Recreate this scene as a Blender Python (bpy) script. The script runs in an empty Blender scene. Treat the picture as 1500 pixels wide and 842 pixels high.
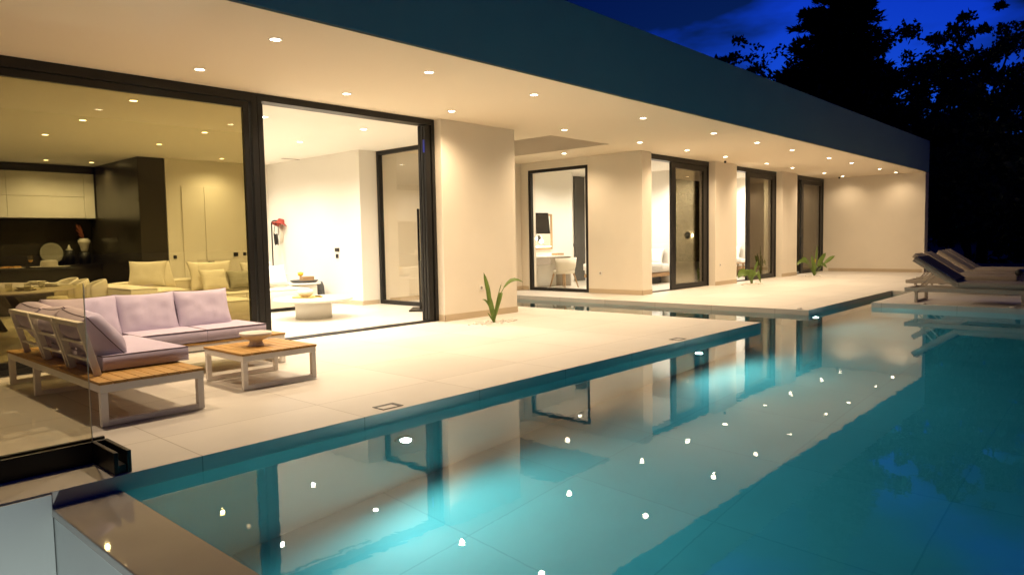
import bpy, bmesh, math, random
from mathutils import Vector, Matrix, noise
import numpy as np
random.seed(7)
PI = math.pi
SC = bpy.context.scene
COL = SC.collection
V = Vector

# ------------------------------------------------------------------ object helpers
ORG = {}
def tag(o, label=None, cat=None, group=None, kind=None):
    if label: o['label'] = label
    if cat: o['category'] = cat
    if group: o['group'] = group
    if kind: o['kind'] = kind
    return o
def thing(name, label, cat, loc=(0, 0, 0), group=None):
    o = bpy.data.objects.new(name, None); COL.objects.link(o)
    o.empty_display_size = .1
    o.location = loc; ORG[o.as_pointer()] = V(loc)
    return tag(o, label, cat, group)
def copy_tree(o, parent=None):
    c = o.copy(); COL.objects.link(c)
    if parent: c.parent = parent
    ORG[c.as_pointer()] = ORG.get(o.as_pointer(), V((0, 0, 0)))
    for ch in list(o.children): copy_tree(ch, c)
    return c

class MB:
    def __init__(s): s.v = []; s.f = []; s.sm = []
    def add(s, vs, fs, smooth=False):
        n = len(s.v); s.v += [tuple(p) for p in vs]
        for f in fs: s.f.append([i + n for i in f]); s.sm.append(smooth)
        return s
    def box(s, x0, x1, y0, y1, z0, z1, M=None):
        vs = [V((x, y, z)) for z in (z0, z1) for y in (y0, y1) for x in (x0, x1)]
        if M is not None: vs = [M @ p for p in vs]
        return s.add(vs, [(0, 2, 3, 1), (4, 5, 7, 6), (0, 1, 5, 4), (2, 6, 7, 3), (0, 4, 6, 2), (1, 3, 7, 5)])
    def bar(s, a, b, w, h, up=(0, 0, 1)):
        a, b = V(a), V(b); d = (b - a); L = d.length; d.normalize()
        u = V(up)
        if abs(d.dot(u)) > .98: u = V((0, 1, 0))
        r = d.cross(u).normalized(); u = r.cross(d)
        M = Matrix((r, d, u)).transposed().to_4x4(); M.translation = a
        return s.box(-w / 2, w / 2, 0, L, -h / 2, h / 2, M)
    def prism(s, pts, z0, z1):
        n = len(pts)
        vs = [(x, y, z0) for x, y in pts] + [(x, y, z1) for x, y in pts]
        fs = [tuple(range(n - 1, -1, -1)), tuple(range(n, 2 * n))]
        fs += [(i, (i + 1) % n, n + (i + 1) % n, n + i) for i in range(n)]
        return s.add(vs, fs)
    def tube(s, pts, r, n=8, cap=True):
        pts = [V(p) for p in pts]; k = len(pts)
        rs = r if isinstance(r, (list, tuple)) else [r] * k
        vs = []; u = None
        for i, p in enumerate(pts):
            d = (pts[min(i + 1, k - 1)] - pts[max(i - 1, 0)]).normalized()
            if u is None:
                u = d.cross(V((0, 0, 1)))
                if u.length < .05: u = d.cross(V((0, 1, 0)))
            u = (u - d * u.dot(d)).normalized(); w = d.cross(u)
            for j in range(n):
                a = 2 * PI * j / n
                vs.append(p + (u * math.cos(a) + w * math.sin(a)) * rs[i])
        fs = [(i * n + j, i * n + (j + 1) % n, (i + 1) * n + (j + 1) % n, (i + 1) * n + j) for i in range(k - 1) for j in range(n)]
        if cap: fs += [tuple(range(n - 1, -1, -1)), tuple(range((k - 1) * n, k * n))]
        return s.add(vs, fs, True)
    def lathe(s, prof, c, n=32, sx=1, sy=1, M=None):
        vs = []; fs = []; k = len(prof)
        for (r, z) in prof:
            for j in range(n):
                a = 2 * PI * j / n
                p = V((r * math.cos(a) * sx, r * math.sin(a) * sy, z))
                if M is not None: p = M @ p
                vs.append(p + V(c))
        for i in range(k - 1):
            for j in range(n):
                fs.append((i * n + j, i * n + (j + 1) % n, (i + 1) * n + (j + 1) % n, (i + 1) * n + j))
        if prof[0][0] > 1e-6: fs.append(tuple(range(n - 1, -1, -1)))
        if prof[-1][0] > 1e-6: fs.append(tuple(range((k - 1) * n, k * n)))
        return s.add(vs, fs, True)
    def cushion(s, c, w, d, h, M=None, edge=.55, q=.5, p=4, pinch=.05, n=24, wr=.006, seed=0):
        """soft pad: local x = w, local y = d, local z = h"""
        M = M or Matrix.Identity(3); c = V(c)
        g = []
        for side in (1, -1):
            for j in range(n + 1):
                for i in range(n + 1):
                    u = math.sin((i / n * 2 - 1) * PI / 2 * .9) / math.sin(PI / 2 * .9)
                    v = math.sin((j / n * 2 - 1) * PI / 2 * .9) / math.sin(PI / 2 * .9)
                    t = h / 2 * (edge + (1 - edge) * (max(0, (1 - abs(u) ** p)) * max(0, (1 - abs(v) ** p))) ** q)
                    x = w / 2 * u * (1 - pinch * (1 - v * v) * abs(u)); y = d / 2 * v * (1 - pinch * (1 - u * u) * abs(v))
                    nz = noise.noise(V((x * 5 + seed * 3.1, y * 5, side * 2.0 + seed))) + .5 * noise.noise(V((x * 13 + seed, y * 13, side))) - .45 * abs(noise.noise(V((x * 7 + seed * 1.7, y * 4 + x * 3, seed + 9.0)))) ** .5 + .15
                    edgef = min(1, 3 * (1 - max(abs(u), abs(v))) + .15)
                    g.append(c + M @ V((x, y, side * (t + wr * nz * edgef))))
        N = (n + 1) ** 2; ix = lambda a, i, j: a * N + j * (n + 1) + i
        fs = []
        for j in range(n):
            for i in range(n):
                fs.append((ix(0, i, j), ix(0, i + 1, j), ix(0, i + 1, j + 1), ix(0, i, j + 1)))
                fs.append((ix(1, i, j), ix(1, i, j + 1), ix(1, i + 1, j + 1), ix(1, i + 1, j)))
        ring = [(i, 0) for i in range(n)] + [(n, j) for j in range(n)] + [(n - i, n) for i in range(n)] + [(0, n - j) for j in range(n)]
        for a in range(len(ring)):
            (i, j), (k, l) = ring[a], ring[(a + 1) % len(ring)]
            fs.append((ix(1, i, j), ix(1, k, l), ix(0, k, l), ix(0, i, j)))
        s.rim = [g[ix(0, i, j)] for i, j in ring]; s.rim2 = [g[ix(1, i, j)] for i, j in ring]
        return s.add(g, fs, True)
    def build(s, name, m, parent=None, bevel=0, seg=2, smooth=None):
        o0 = ORG.get(parent.as_pointer(), V((0, 0, 0))) if parent else V((0, 0, 0))
        me = bpy.data.meshes.new(name)
        me.from_pydata([V(p) - o0 for p in s.v], [], s.f)
        me.polygons.foreach_set('use_smooth', s.sm if smooth is None else [smooth] * len(s.f))
        bm = bmesh.new(); bm.from_mesh(me); bmesh.ops.recalc_face_normals(bm, faces=bm.faces); bm.to_mesh(me); bm.free()
        me.materials.append(m)
        o = bpy.data.objects.new(name, me); COL.objects.link(o)
        if parent: o.parent = parent
        ORG[o.as_pointer()] = o0
        if bevel:
            b = o.modifiers.new('bevel', 'BEVEL'); b.width = bevel; b.segments = seg; b.limit_method = 'ANGLE'; b.angle_limit = .7
            b.harden_normals = False
        return o
def BX(name, m, parent, *boxes, bevel=0):
    b = MB()
    for x in boxes: b.box(*x)
    return b.build(name, m, parent, bevel)
def Rm(ax, deg): return Matrix.Rotation(math.radians(deg), 3, ax)

# ------------------------------------------------------------------ materials
def mat(name, col, rough=.6, metal=0, var=.06, scale=6, bump=0, bscale=60, spec=.5, coat=0, wear=None):
    m = bpy.data.materials.new(name); m.use_nodes = True
    nt = m.node_tree; N = nt.nodes; L = nt.links; b = N['Principled BSDF']
    tc = N.new('ShaderNodeTexCoord')
    nz = N.new('ShaderNodeTexNoise'); nz.inputs['Scale'].default_value = scale; nz.inputs['Detail'].default_value = 5
    L.new(tc.outputs['Object'], nz.inputs['Vector'])
    mx = N.new('ShaderNodeMix'); mx.data_type = 'RGBA'
    a = [max(0, c * (1 - var)) for c in col[:3]] + [1]; c2 = [min(1, c * (1 + var)) for c in col[:3]] + [1]
    mx.inputs[6].default_value = a; mx.inputs[7].default_value = c2
    L.new(nz.outputs['Fac'], mx.inputs[0]); L.new(mx.outputs[2], b.inputs['Base Color'])
    rr = N.new('ShaderNodeMapRange'); rr.inputs[3].default_value = max(0.02, rough - .07); rr.inputs[4].default_value = min(1, rough + .07)
    L.new(nz.outputs['Fac'], rr.inputs[0]); L.new(rr.outputs[0], b.inputs['Roughness'])
    b.inputs['Metallic'].default_value = metal; b.inputs['Specular IOR Level'].default_value = spec
    if bump:
        n2 = N.new('ShaderNodeTexNoise'); n2.inputs['Scale'].default_value = bscale; n2.inputs['Detail'].default_value = 4
        L.new(tc.outputs['Object'], n2.inputs['Vector'])
        bp = N.new('ShaderNodeBump'); bp.inputs['Strength'].default_value = bump; bp.inputs['Distance'].default_value = .01
        L.new(n2.outputs['Fac'], bp.inputs['Height']); L.new(bp.outputs[0], b.inputs['Normal'])
    m['b'] = 1
    return m
def emit(name, col, s):
    m = bpy.data.materials.new(name); m.use_nodes = True; nt = m.node_tree
    b = nt.nodes['Principled BSDF']; b.inputs['Base Color'].default_value = (*col, 1)
    b.inputs['Emission Color'].default_value = (*col, 1); b.inputs['Emission Strength'].default_value = s
    return m
def tile_mat(name, col, joint, sx, sy, ox=0, oy=0, jw=.004, rough=.45, plane='XY', var=.05, bump=.25, jmix=1, tone=.06):
    """large format tiles with fine joints, laid out in the object's own coordinates (metres)"""
    m = mat(name, col, rough, var=var, scale=1.3, bump=.06, bscale=180)
    nt = m.node_tree; N = nt.nodes; L = nt.links; b = N['Principled BSDF']
    src = b.inputs['Base Color'].links[0].from_socket
    tc = N.new('ShaderNodeTexCoord'); sp = N.new('ShaderNodeSeparateXYZ'); L.new(tc.outputs['Object'], sp.inputs[0])
    def line(axis, size, off):
        a = N.new('ShaderNodeMath'); a.operation = 'ADD'; a.inputs[1].default_value = off + 1000 * size
        L.new(sp.outputs[axis], a.inputs[0])
        d = N.new('ShaderNodeMath'); d.operation = 'PINGPONG'; d.inputs[1].default_value = size / 2
        L.new(a.outputs[0], d.inputs[0])
        c = N.new('ShaderNodeMath'); c.operation = 'LESS_THAN'; c.inputs[1].default_value = jw
        L.new(d.outputs[0], c.inputs[0]); return c
    l1 = line(plane[0], sx, ox); l2 = line(plane[1], sy, oy)
    cb = N.new('ShaderNodeCombineXYZ')                               # each slab has its own tone
    for ax, (pl, sz, of) in enumerate(((plane[0], sx, ox), (plane[1], sy, oy))):
        q1 = N.new('ShaderNodeMath'); q1.operation = 'ADD'; q1.inputs[1].default_value = of; L.new(sp.outputs[pl], q1.inputs[0])
        q2 = N.new('ShaderNodeMath'); q2.operation = 'DIVIDE'; q2.inputs[1].default_value = sz; L.new(q1.outputs[0], q2.inputs[0])
        q3 = N.new('ShaderNodeMath'); q3.operation = 'FLOOR'; L.new(q2.outputs[0], q3.inputs[0]); L.new(q3.outputs[0], cb.inputs[ax])
    wn = N.new('ShaderNodeTexWhiteNoise'); wn.noise_dimensions = '2D'; L.new(cb.outputs[0], wn.inputs['Vector'])
    tn = N.new('ShaderNodeMapRange'); tn.inputs[3].default_value = 1 - tone; tn.inputs[4].default_value = 1 + tone * .4; L.new(wn.outputs['Value'], tn.inputs[0])
    n3 = N.new('ShaderNodeTexNoise'); n3.inputs['Scale'].default_value = .9; n3.inputs['Detail'].default_value = 7; n3.inputs['Roughness'].default_value = .65; L.new(tc.outputs['Object'], n3.inputs['Vector'])
    tm = N.new('ShaderNodeMapRange'); tm.inputs[1].default_value = .3; tm.inputs[2].default_value = .7; tm.inputs[3].default_value = 1 - tone * 1.6; tm.inputs[4].default_value = 1.0; L.new(n3.outputs['Fac'], tm.inputs[0])
    pm = N.new('ShaderNodeMath'); pm.operation = 'MULTIPLY'; L.new(tn.outputs[0], pm.inputs[0]); L.new(tm.outputs[0], pm.inputs[1])
    vm = N.new('ShaderNodeVectorMath'); vm.operation = 'SCALE'; L.new(src, vm.inputs[0]); L.new(pm.outputs[0], vm.inputs['Scale']); src = vm.outputs[0]
    mxm = N.new('ShaderNodeMath'); mxm.operation = 'MAXIMUM'; L.new(l1.outputs[0], mxm.inputs[0]); L.new(l2.outputs[0], mxm.inputs[1])
    sc = N.new('ShaderNodeMath'); sc.operation = 'MULTIPLY'; sc.inputs[1].default_value = jmix; L.new(mxm.outputs[0], sc.inputs[0])
    mx = N.new('ShaderNodeMix'); mx.data_type = 'RGBA'; mx.inputs[7].default_value = (*joint, 1)
    L.new(sc.outputs[0], mx.inputs[0]); L.new(src, mx.inputs[6]); L.new(mx.outputs[2], b.inputs['Base Color'])
    return m
def wood_mat(name, c1, c2, axis='Y', sc=9, rough=.55):
    m = bpy.data.materials.new(name); m.use_nodes = True; nt = m.node_tree; N = nt.nodes; L = nt.links; b = N['Principled BSDF']
    tc = N.new('ShaderNodeTexCoord'); mp = N.new('ShaderNodeMapping'); L.new(tc.outputs['Object'], mp.inputs[0])
    s = [sc * 5] * 3; s['XYZ'.index(axis)] = sc * .25; mp.inputs['Scale'].default_value = s
    nz = N.new('ShaderNodeTexNoise'); nz.inputs['Scale'].default_value = 1; nz.inputs['Detail'].default_value = 6; nz.inputs['Distortion'].default_value = .6
    L.new(mp.outputs[0], nz.inputs['Vector'])
    cr = N.new('ShaderNodeValToRGB'); cr.color_ramp.elements[0].color = (*c1, 1); cr.color_ramp.elements[1].color = (*c2, 1)
    cr.color_ramp.elements[0].position = .3; cr.color_ramp.elements[1].position = .7
    L.new(nz.outputs['Fac'], cr.inputs[0]); L.new(cr.outputs[0], b.inputs['Base Color']); b.inputs['Roughness'].default_value = rough
    bp = N.new('ShaderNodeBump'); bp.inputs['Strength'].default_value = .15; bp.inputs['Distance'].default_value = .004
    L.new(nz.outputs['Fac'], bp.inputs['Height']); L.new(bp.outputs[0], b.inputs['Normal'])
    return m
def pane_mat(name, tint, ior=1.5, boost=1.0):
    """window glass: tinted transmission plus a Fresnel mirror reflection"""
    m = bpy.data.materials.new(name); m.use_nodes = True; nt = m.node_tree; N = nt.nodes; L = nt.links
    N.remove(N['Principled BSDF']); out = N['Material Output']
    tr = N.new('ShaderNodeBsdfTransparent'); tr.inputs[0].default_value = (*tint, 1)
    gl = N.new('ShaderNodeBsdfGlossy'); gl.inputs['Roughness'].default_value = .0; gl.inputs['Color'].default_value = (.95, .95, .95, 1)
    fr = N.new('ShaderNodeFresnel'); ge = N.new('ShaderNodeNewGeometry')   # both faces of the thin pane reflect as air-to-glass
    mr_ = N.new('ShaderNodeMapRange'); mr_.inputs[3].default_value = ior; mr_.inputs[4].default_value = 1 / ior
    L.new(ge.outputs['Backfacing'], mr_.inputs[0]); L.new(mr_.outputs[0], fr.inputs[0])
    ml = N.new('ShaderNodeMath'); ml.operation = 'MULTIPLY'; ml.inputs[1].default_value = boost; L.new(fr.outputs[0], ml.inputs[0])
    mx = N.new('ShaderNodeMixShader'); L.new(ml.outputs[0], mx.inputs[0]); L.new(tr.outputs[0], mx.inputs[1]); L.new(gl.outputs[0], mx.inputs[2])
    L.new(mx.outputs[0], out.inputs['Surface'])
    return m
def leaf_mat(name, col, var=.4, trans=.25):
    m = mat(name, col, .45, var=var, scale=8)
    b = m.node_tree.nodes['Principled BSDF']
    return m

M = {}
M['render'] = mat('white_render', (.79, .72, .60), .85, var=.05, scale=1.4, bump=.16, bscale=160)
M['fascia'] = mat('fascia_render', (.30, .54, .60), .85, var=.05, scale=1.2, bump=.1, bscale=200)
M['soffit'] = mat('soffit_paint', (.82, .71, .54), .9, var=.02, scale=1)
M['skirt'] = mat('stone_skirting', (.55, .44, .30), .6, var=.06)
M['inwall'] = mat('interior_paint', (.82, .78, .70), .85, var=.02, scale=1.5)
M['infloor'] = tile_mat('interior_floor', (.72, .67, .58), (.5, .46, .38), 1.2, 1.2, jw=.002, rough=.35, jmix=.6)
M['terrace'] = tile_mat('terrace_tile', (.66, .625, .57), (.34, .30, .25), 1.22, 1.22, ox=.56, oy=-.1 , jw=.004, rough=.5, jmix=.85, tone=.07)
M['coping'] = mat('wet_coping_stone', (.44, .41, .37), .12, var=.12, scale=3, spec=.6, coat=.5)
for nd in M['coping'].node_tree.nodes:
    if nd.type == 'MAP_RANGE': nd.inputs[3].default_value = .015; nd.inputs[4].default_value = .05
M['pool'] = tile_mat('pool_tile', (.30, .64, .62), (.20, .46, .46), 1.2, 1.2, ox=.35, oy=.2, jw=.006, rough=.5, var=.05, jmix=.6)
M['poolwall'] = mat('pool_wall_tile', (.30, .64, .62), .5, var=.06, scale=4)
M['pale'] = mat('pale_wall_plaster', (.66, .70, .68), .7, var=.05, scale=1.5, bump=.05)
M['black'] = mat('black_aluminium', (.013, .012, .011), .38, var=.1, spec=.4)
M['blackpanel'] = mat('black_lacquer', (.034, .029, .023), .25, var=.15, scale=2, spec=.5)
M['white'] = mat('white_metal', (.86, .82, .76), .4, var=.03)
M['whitepl'] = mat('white_plaster', (.80, .77, .70), .6, var=.03)
M['teak'] = wood_mat('teak', (.36, .19, .045), (.54, .31, .085), 'Y')
M['oak'] = wood_mat('oak', (.34, .20, .09), (.48, .30, .15), 'X')
M['lav'] = mat('lavender_fabric', (.53, .465, .60), .95, var=.05, scale=14, bump=.25, bscale=420)
M['pipe'] = mat('dark_piping', (.13, .10, .13), .9)
M['cream'] = mat('cream_fabric', (.74, .68, .56), .95, var=.04, scale=12, bump=.2, bscale=300)
M['olive'] = mat('grey_fabric', (.34, .32, .24), .95, var=.05, scale=12, bump=.2, bscale=300)
M['navy'] = mat('navy_towel', (.030, .030, .10), .95, var=.1, scale=20, bump=.4, bscale=200)
M['taupe'] = mat('taupe_fabric', (.36, .31, .26), .95, var=.05, scale=12, bump=.2, bscale=300)
M['taupeframe'] = mat('beige_metal', (.42, .37, .31), .5, var=.04)
M['dgrey'] = mat('dark_grey', (.05, .05, .05), .5)
M['curtain'] = mat('grey_curtain', (.20, .18, .15), .9, var=.1, scale=10)
M['linen'] = mat('white_linen', (.82, .79, .74), .95, var=.02, scale=6, bump=.3, bscale=30)
M['glazed'] = mat('glazed_ceramic', (.70, .66, .56), .35, var=.05)
M['conc'] = mat('bowl_stone', (.76, .73, .68), .7, var=.08, scale=20)
M['straw'] = wood_mat('rattan', (.42, .27, .07), (.58, .40, .13), 'X', 20, .8)
M['red'] = mat('red_felt', (.42, .07, .05), .9)
M['rust'] = mat('dried_flower', (.22, .06, .03), .9)
M['screen'] = mat('tv_screen', (.008, .008, .009), .08, var=.2)
M['blue'] = mat('blue_sticker', (.03, .05, .55), .5)
M['stone'] = mat('white_pebble', (.75, .70, .62), .7, var=.2, scale=30)
M['yellow'] = mat('yellow_petal', (.75, .45, .03), .6)
M['leaf'] = leaf_mat('strelitzia_leaf', (.13, .20, .035))
M['leafb'] = leaf_mat('broad_leaf', (.07, .09, .04))
M['needle'] = leaf_mat('conifer_needle', (.045, .06, .035))
M['bark'] = mat('bark', (.07, .05, .035), .9, var=.3, scale=12, bump=.6, bscale=30)
M['lawn'] = mat('lawn', (.03, .045, .015), .95, var=.4, scale=3, bump=.5, bscale=80)
M['ground'] = mat('paved_ground', (.30, .29, .27), .8, var=.1, scale=1)
M['hill'] = mat('hill_scrub', (.03, .04, .02), .95, var=.4, scale=.2)
M['food'] = mat('pastry', (.62, .34, .08), .7, var=.25, scale=40)
M['wine'] = pane_mat('white_wine', (.85, .70, .25), 1.33)
M['lamp'] = emit('warm_led', (1.0, .84, .60), 24)
M['lampin'] = emit('warm_led_indoor', (1.0, .88, .66), 22)
M['plamp'] = emit('pool_led', (.85, 1.0, .95), 26)
M['glow'] = emit('lit_wall_lamp', (1.0, .82, .55), 14)
M['clear'] = pane_mat('clear_glass', (.96, .96, .94))
M['tint'] = pane_mat('bronze_glass', (.60, .545, .37), 1.55, 1.0)
M['tint2'] = pane_mat('dark_bronze_glass', (.74, .71, .63), 1.55, 1.2)
M['screenglass'] = pane_mat('balustrade_glass', (.95, .92, .80))
M['drink'] = pane_mat('drinking_glass', (.93, .92, .86), 1.45, 1.6)

# water: still surface with faint ripples, teal absorption in the body
w = bpy.data.materials.new('pool_water'); w.use_nodes = True
nt = w.node_tree; N = nt.nodes; L = nt.links; N.remove(N['Principled BSDF'])
g = N.new('ShaderNodeBsdfGlass'); g.inputs['IOR'].default_value = 1.48; g.inputs['Roughness'].default_value = 0; g.inputs['Color'].default_value = (1, 1, 1, 1)
tc = N.new('ShaderNodeTexCoord'); mp = N.new('ShaderNodeMapping'); mp.inputs['Scale'].default_value = (7, 7, 1)
nz = N.new('ShaderNodeTexNoise'); nz.inputs['Scale'].default_value = 1.0; nz.inputs['Detail'].default_value = 2.5; nz.inputs['Distortion'].default_value = .4
L.new(tc.outputs['Object'], mp.inputs[0]); L.new(mp.outputs[0], nz.inputs['Vector'])
bp = N.new('ShaderNodeBump'); bp.inputs['Strength'].default_value = .04; bp.inputs['Distance'].default_value = .008
L.new(nz.outputs['Fac'], bp.inputs['Height']); L.new(bp.outputs[0], g.inputs['Normal'])
ab = N.new('ShaderNodeVolumeAbsorption'); ab.inputs['Color'].default_value = (.02, .60, .74, 1); ab.inputs['Density'].default_value = .46
L.new(g.outputs[0], N['Material Output'].inputs['Surface']); L.new(ab.outputs[0], N['Material Output'].inputs['Volume'])
M['water'] = w

# ------------------------------------------------------------------ world: deep blue dusk sky with dark clouds
W = bpy.data.worlds.new('World'); SC.world = W; W.use_nodes = True
nt = W.node_tree; N = nt.nodes; L = nt.links; bg = N['Background']
sky = N.new('ShaderNodeTexSky'); sky.sky_type = 'NISHITA'; sky.sun_disc = False
sky.sun_elevation = math.radians(2); sky.sun_rotation = math.radians(70)
mu = N.new('ShaderNodeMix'); mu.data_type = 'RGBA'; mu.blend_type = 'MULTIPLY'; mu.inputs[0].default_value = 1
mu.inputs[7].default_value = (.006, .10, 2.2, 1); L.new(sky.outputs[0], mu.inputs[6])
tc = N.new('ShaderNodeTexCoord'); mp = N.new('ShaderNodeMapping'); mp.inputs['Scale'].default_value = (2.2, 2.2, 6.5); mp.inputs['Location'].default_value = (.35, .2, .1)
nz = N.new('ShaderNodeTexNoise'); nz.inputs['Scale'].default_value = 1.6; nz.inputs['Detail'].default_value = 5; nz.inputs['Roughness'].default_value = .5
L.new(tc.outputs['Generated'], mp.inputs[0]); L.new(mp.outputs[0], nz.inputs['Vector'])
cr = N.new('ShaderNodeValToRGB'); cr.color_ramp.elements[0].position = .48; cr.color_ramp.elements[1].position = .62
L.new(nz.outputs['Fac'], cr.inputs[0])
mc = N.new('ShaderNodeMix'); mc.data_type = 'RGBA'; L.new(cr.outputs[0], mc.inputs[0]); L.new(mu.outputs[2], mc.inputs[6])
dk = N.new('ShaderNodeMix'); dk.data_type = 'RGBA'; dk.blend_type = 'MULTIPLY'; dk.inputs[0].default_value = 1
dk.inputs[7].default_value = (.5, .32, .16, 1); L.new(mu.outputs[2], dk.inputs[6]); L.new(dk.outputs[2], mc.inputs[7])
vd = N.new('ShaderNodeVectorMath'); vd.operation = 'DOT_PRODUCT'; vd.inputs[1].default_value = V((.95, .28, .12)).normalized()[:]
L.new(tc.outputs['Generated'], vd.inputs[0])
ag = N.new('ShaderNodeMapRange'); ag.inputs[1].default_value = .45; ag.inputs[2].default_value = .95; ag.inputs[3].default_value = .12; ag.inputs[4].default_value = 1.0   # last light over the far end of the house
L.new(vd.outputs['Value'], ag.inputs[0])
am = N.new('ShaderNodeMath'); am.operation = 'MULTIPLY'; am.inputs[1].default_value = .115; L.new(ag.outputs[0], am.inputs[0])
L.new(mc.outputs[2], bg.inputs[0]); L.new(am.outputs[0], bg.inputs[1])

# ------------------------------------------------------------------ setting: ground, terraces, pool
ZW = -.09
tag(BX('ground', M['ground'], None, (-400, 400, -400, 400, -2.4, -2.1)), kind='structure')
tag(BX('lawn', M['lawn'], None, (34.02, 120, -60, 90, -1.99, -.16), (-60, 34, 20.2, 90, -1.99, -.16)), kind='structure')
t1 = MB().prism([(-6, 4.34), (10.3, 4.34), (10.3, 12.2), (9.3, 12.2), (9.3, 8.62), (-6, 8.62)], -.13, 0)
t1.box(10.3, 12.42, 11.6, 12.2, -.13, 0)
tag(t1.build('terrace', M['terrace'], bevel=.004), kind='structure')
t2 = MB().prism([(12.42, 4.39), (17.6, 4.39), (17.6, 3.93), (14.4, 3.93), (14.4, -8), (34, -8), (34, 8.64), (13.86, 8.64), (13.86, 12.2), (12.42, 12.2)], -.13, 0)
tag(t2.build('pool_deck', M['terrace'], bevel=.004), kind='structure')
tag(BX('pool_floor', M['pool'], None, (1.3, 17.7, -8, 12, -2.0, -1.9)), kind='structure')
pw = MB()
pw.prism([(1.42, 4.34), (10.3, 4.34), (10.3, 11.6), (12.42, 11.6), (12.42, 4.39), (17.6, 4.39), (17.6, 3.93), (14.4, 3.93), (14.4, -7), (14.7, -7), (14.7, 3.6), (17.9, 3.6), (17.9, 4.7), (12.8, 4.7), (12.8, 11.9), (10.0, 11.9), (10.0, 4.7), (1.42, 4.7)], -1.9, -.131)
pw.box(1.42, 14.7, -7.3, -7.0, -1.9, -.131)
tag(pw.build('pool_wall', M['poolwall']), kind='structure')
wt = MB().prism([(1.39, -7.02), (14.42, -7.02), (14.42, 3.91), (17.62, 3.91), (17.62, 4.41), (12.44, 4.41), (12.44, 11.62), (10.28, 11.62), (10.28, 4.36), (1.39, 4.36)], -1.92, ZW)
tag(wt.build('water', M['water']), kind='structure')
iw = thing('infinity_edge', 'pale outer pool wall under a wet brown stone overflow edge', 'pool edge', (1.24, -1, -2))
BX('wall', M['pale'], iw, (1.07, 1.41, -8, 4.338, -2.099, -.135))
BX('coping', M['coping'], iw, (1.06, 1.412, -8, 4.338, -.134, -.086), bevel=.006)
rw = BX('retaining_wall', M['pale'], None, (-6, 1.42, 4.345, 4.9, -2.099, -.131), (-6, 1.062, 4.325, 4.337, -2.099, -.012))
tag(rw, 'pale plastered wall under the left end of the terrace', 'wall')

def lamp(name, kind, loc, energy, col, parent=None, rot=None, angle=120, blend=.6, size=.04):
    l = bpy.data.lights.new(name, kind); l.energy = energy; l.color = col
    if kind == 'SPOT': l.spot_size = math.radians(angle); l.spot_blend = blend
    if kind in ('SPOT', 'POINT'): l.shadow_soft_size = size
    o = bpy.data.objects.new(name, l); COL.objects.link(o); o.location = loc
    if rot: o.rotation_euler = rot
    if parent: o.parent = parent; o.location = V(loc) - ORG[parent.as_pointer()]
    return o
PLAB = ['underwater light in the pool wall below the corner sofa terrace', 'underwater light in the pool wall near the far corner of the sofa terrace', 'underwater light in the wall below the corner of the bedroom terrace']
for (x, y, z), lb in zip(((3.44, 4.34, -.72), (8.24, 4.34, -.78), (12.6, 4.39, -.6)), PLAB):
    t = thing('pool_light', lb, 'pool light', (x, y, z), 'round underwater pool lights')
    R = Matrix.Rotation(PI / 2, 3, 'X')
    MB().lathe([(.07, 0), (.075, .012), (.06, .02), (.042, .02)], (x, y - .001, z), 24, M=R).build('rim', M['poolwall'], t)
    MB().lathe([(.042, .010), (.03, .022), (.0, .026)], (x, y - .001, z), 24, M=R).build('lens', M['plamp'], t)
    lamp('lamp', 'SPOT', (x, y - .06, z), 185 if x < 12 else 75, (.96, 1.0, .84), t, (-PI / 2, 0, 0), 179, .45, .036)
gl_ = thing('assumed_ground_light', 'unseen recessed light assumed below the pool wall to explain the glow on it', 'ground light', (.1, 2.6, -2.1))  # unseen lamp, assumed as the source of the pale glow on the walls
MB().lathe([(.10, 0), (.10, .02), (.08, .025), (.075, .02)], (.1, 2.6, -2.1), 20).build('rim', M['white'], gl_)
MB().lathe([(.075, .018), (0, .03)], (.1, 2.6, -2.1), 20).build('lens', M['plamp'], gl_)
lamp('lamp', 'SPOT', (.1, 2.6, -2.03), 110, (.92, 1.0, .94), gl_, (PI, 0, 0), 170, .5, .08)

# ------------------------------------------------------------------ the house
villa = thing('villa', 'white flat roofed villa with a deep lit overhang above the terrace', 'house', (12, 12, 0))
YF, ZS, ZR = 5.55, 3.25, 4.27
XE = 26.06
roof = MB()
# fascia beam and roof slab, with the light well above the water channel left open
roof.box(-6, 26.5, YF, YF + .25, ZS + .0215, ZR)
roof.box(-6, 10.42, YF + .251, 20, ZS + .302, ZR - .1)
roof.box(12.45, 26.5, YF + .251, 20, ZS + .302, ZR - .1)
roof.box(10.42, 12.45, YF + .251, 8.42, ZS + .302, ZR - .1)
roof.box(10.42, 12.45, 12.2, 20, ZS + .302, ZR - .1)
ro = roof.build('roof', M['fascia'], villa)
sf = MB()
sf.box(-6, 26.06, YF + .003, YF + .2505, ZS, ZS + .02); sf.box(-6, 10.47, YF + .2505, 8.75, ZS, ZS + .3); sf.box(12.4, 26.06, YF + .2505, 8.75, ZS, ZS + .3); sf.box(10.47, 12.4, YF + .2505, 8.47, ZS, ZS + .3)
sf.box(9.3, 10.47, 8.75, 12.3, ZS, ZS + .3); sf.box(12.4, 14.0, 8.75, 12.3, ZS, ZS + .3); sf.box(10.47, 12.4, 11.9, 12.3, ZS, ZS + .3)
sfo = sf.build('soffit', M['soffit'], villa)
lw = MB(); lw.box(10.43, 10.47, 8.43, 11.94, ZS + .301, 4.6); lw.box(12.4, 12.44, 8.43, 11.94, ZS + .3, 4.6); lw.box(10.47, 12.4, 8.43, 8.47, ZS + .3, 4.6); lw.box(10.47, 12.4, 11.9, 11.94, ZS + .3, 4.6)
lw.build('light_well', M['soffit'], villa)
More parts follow.
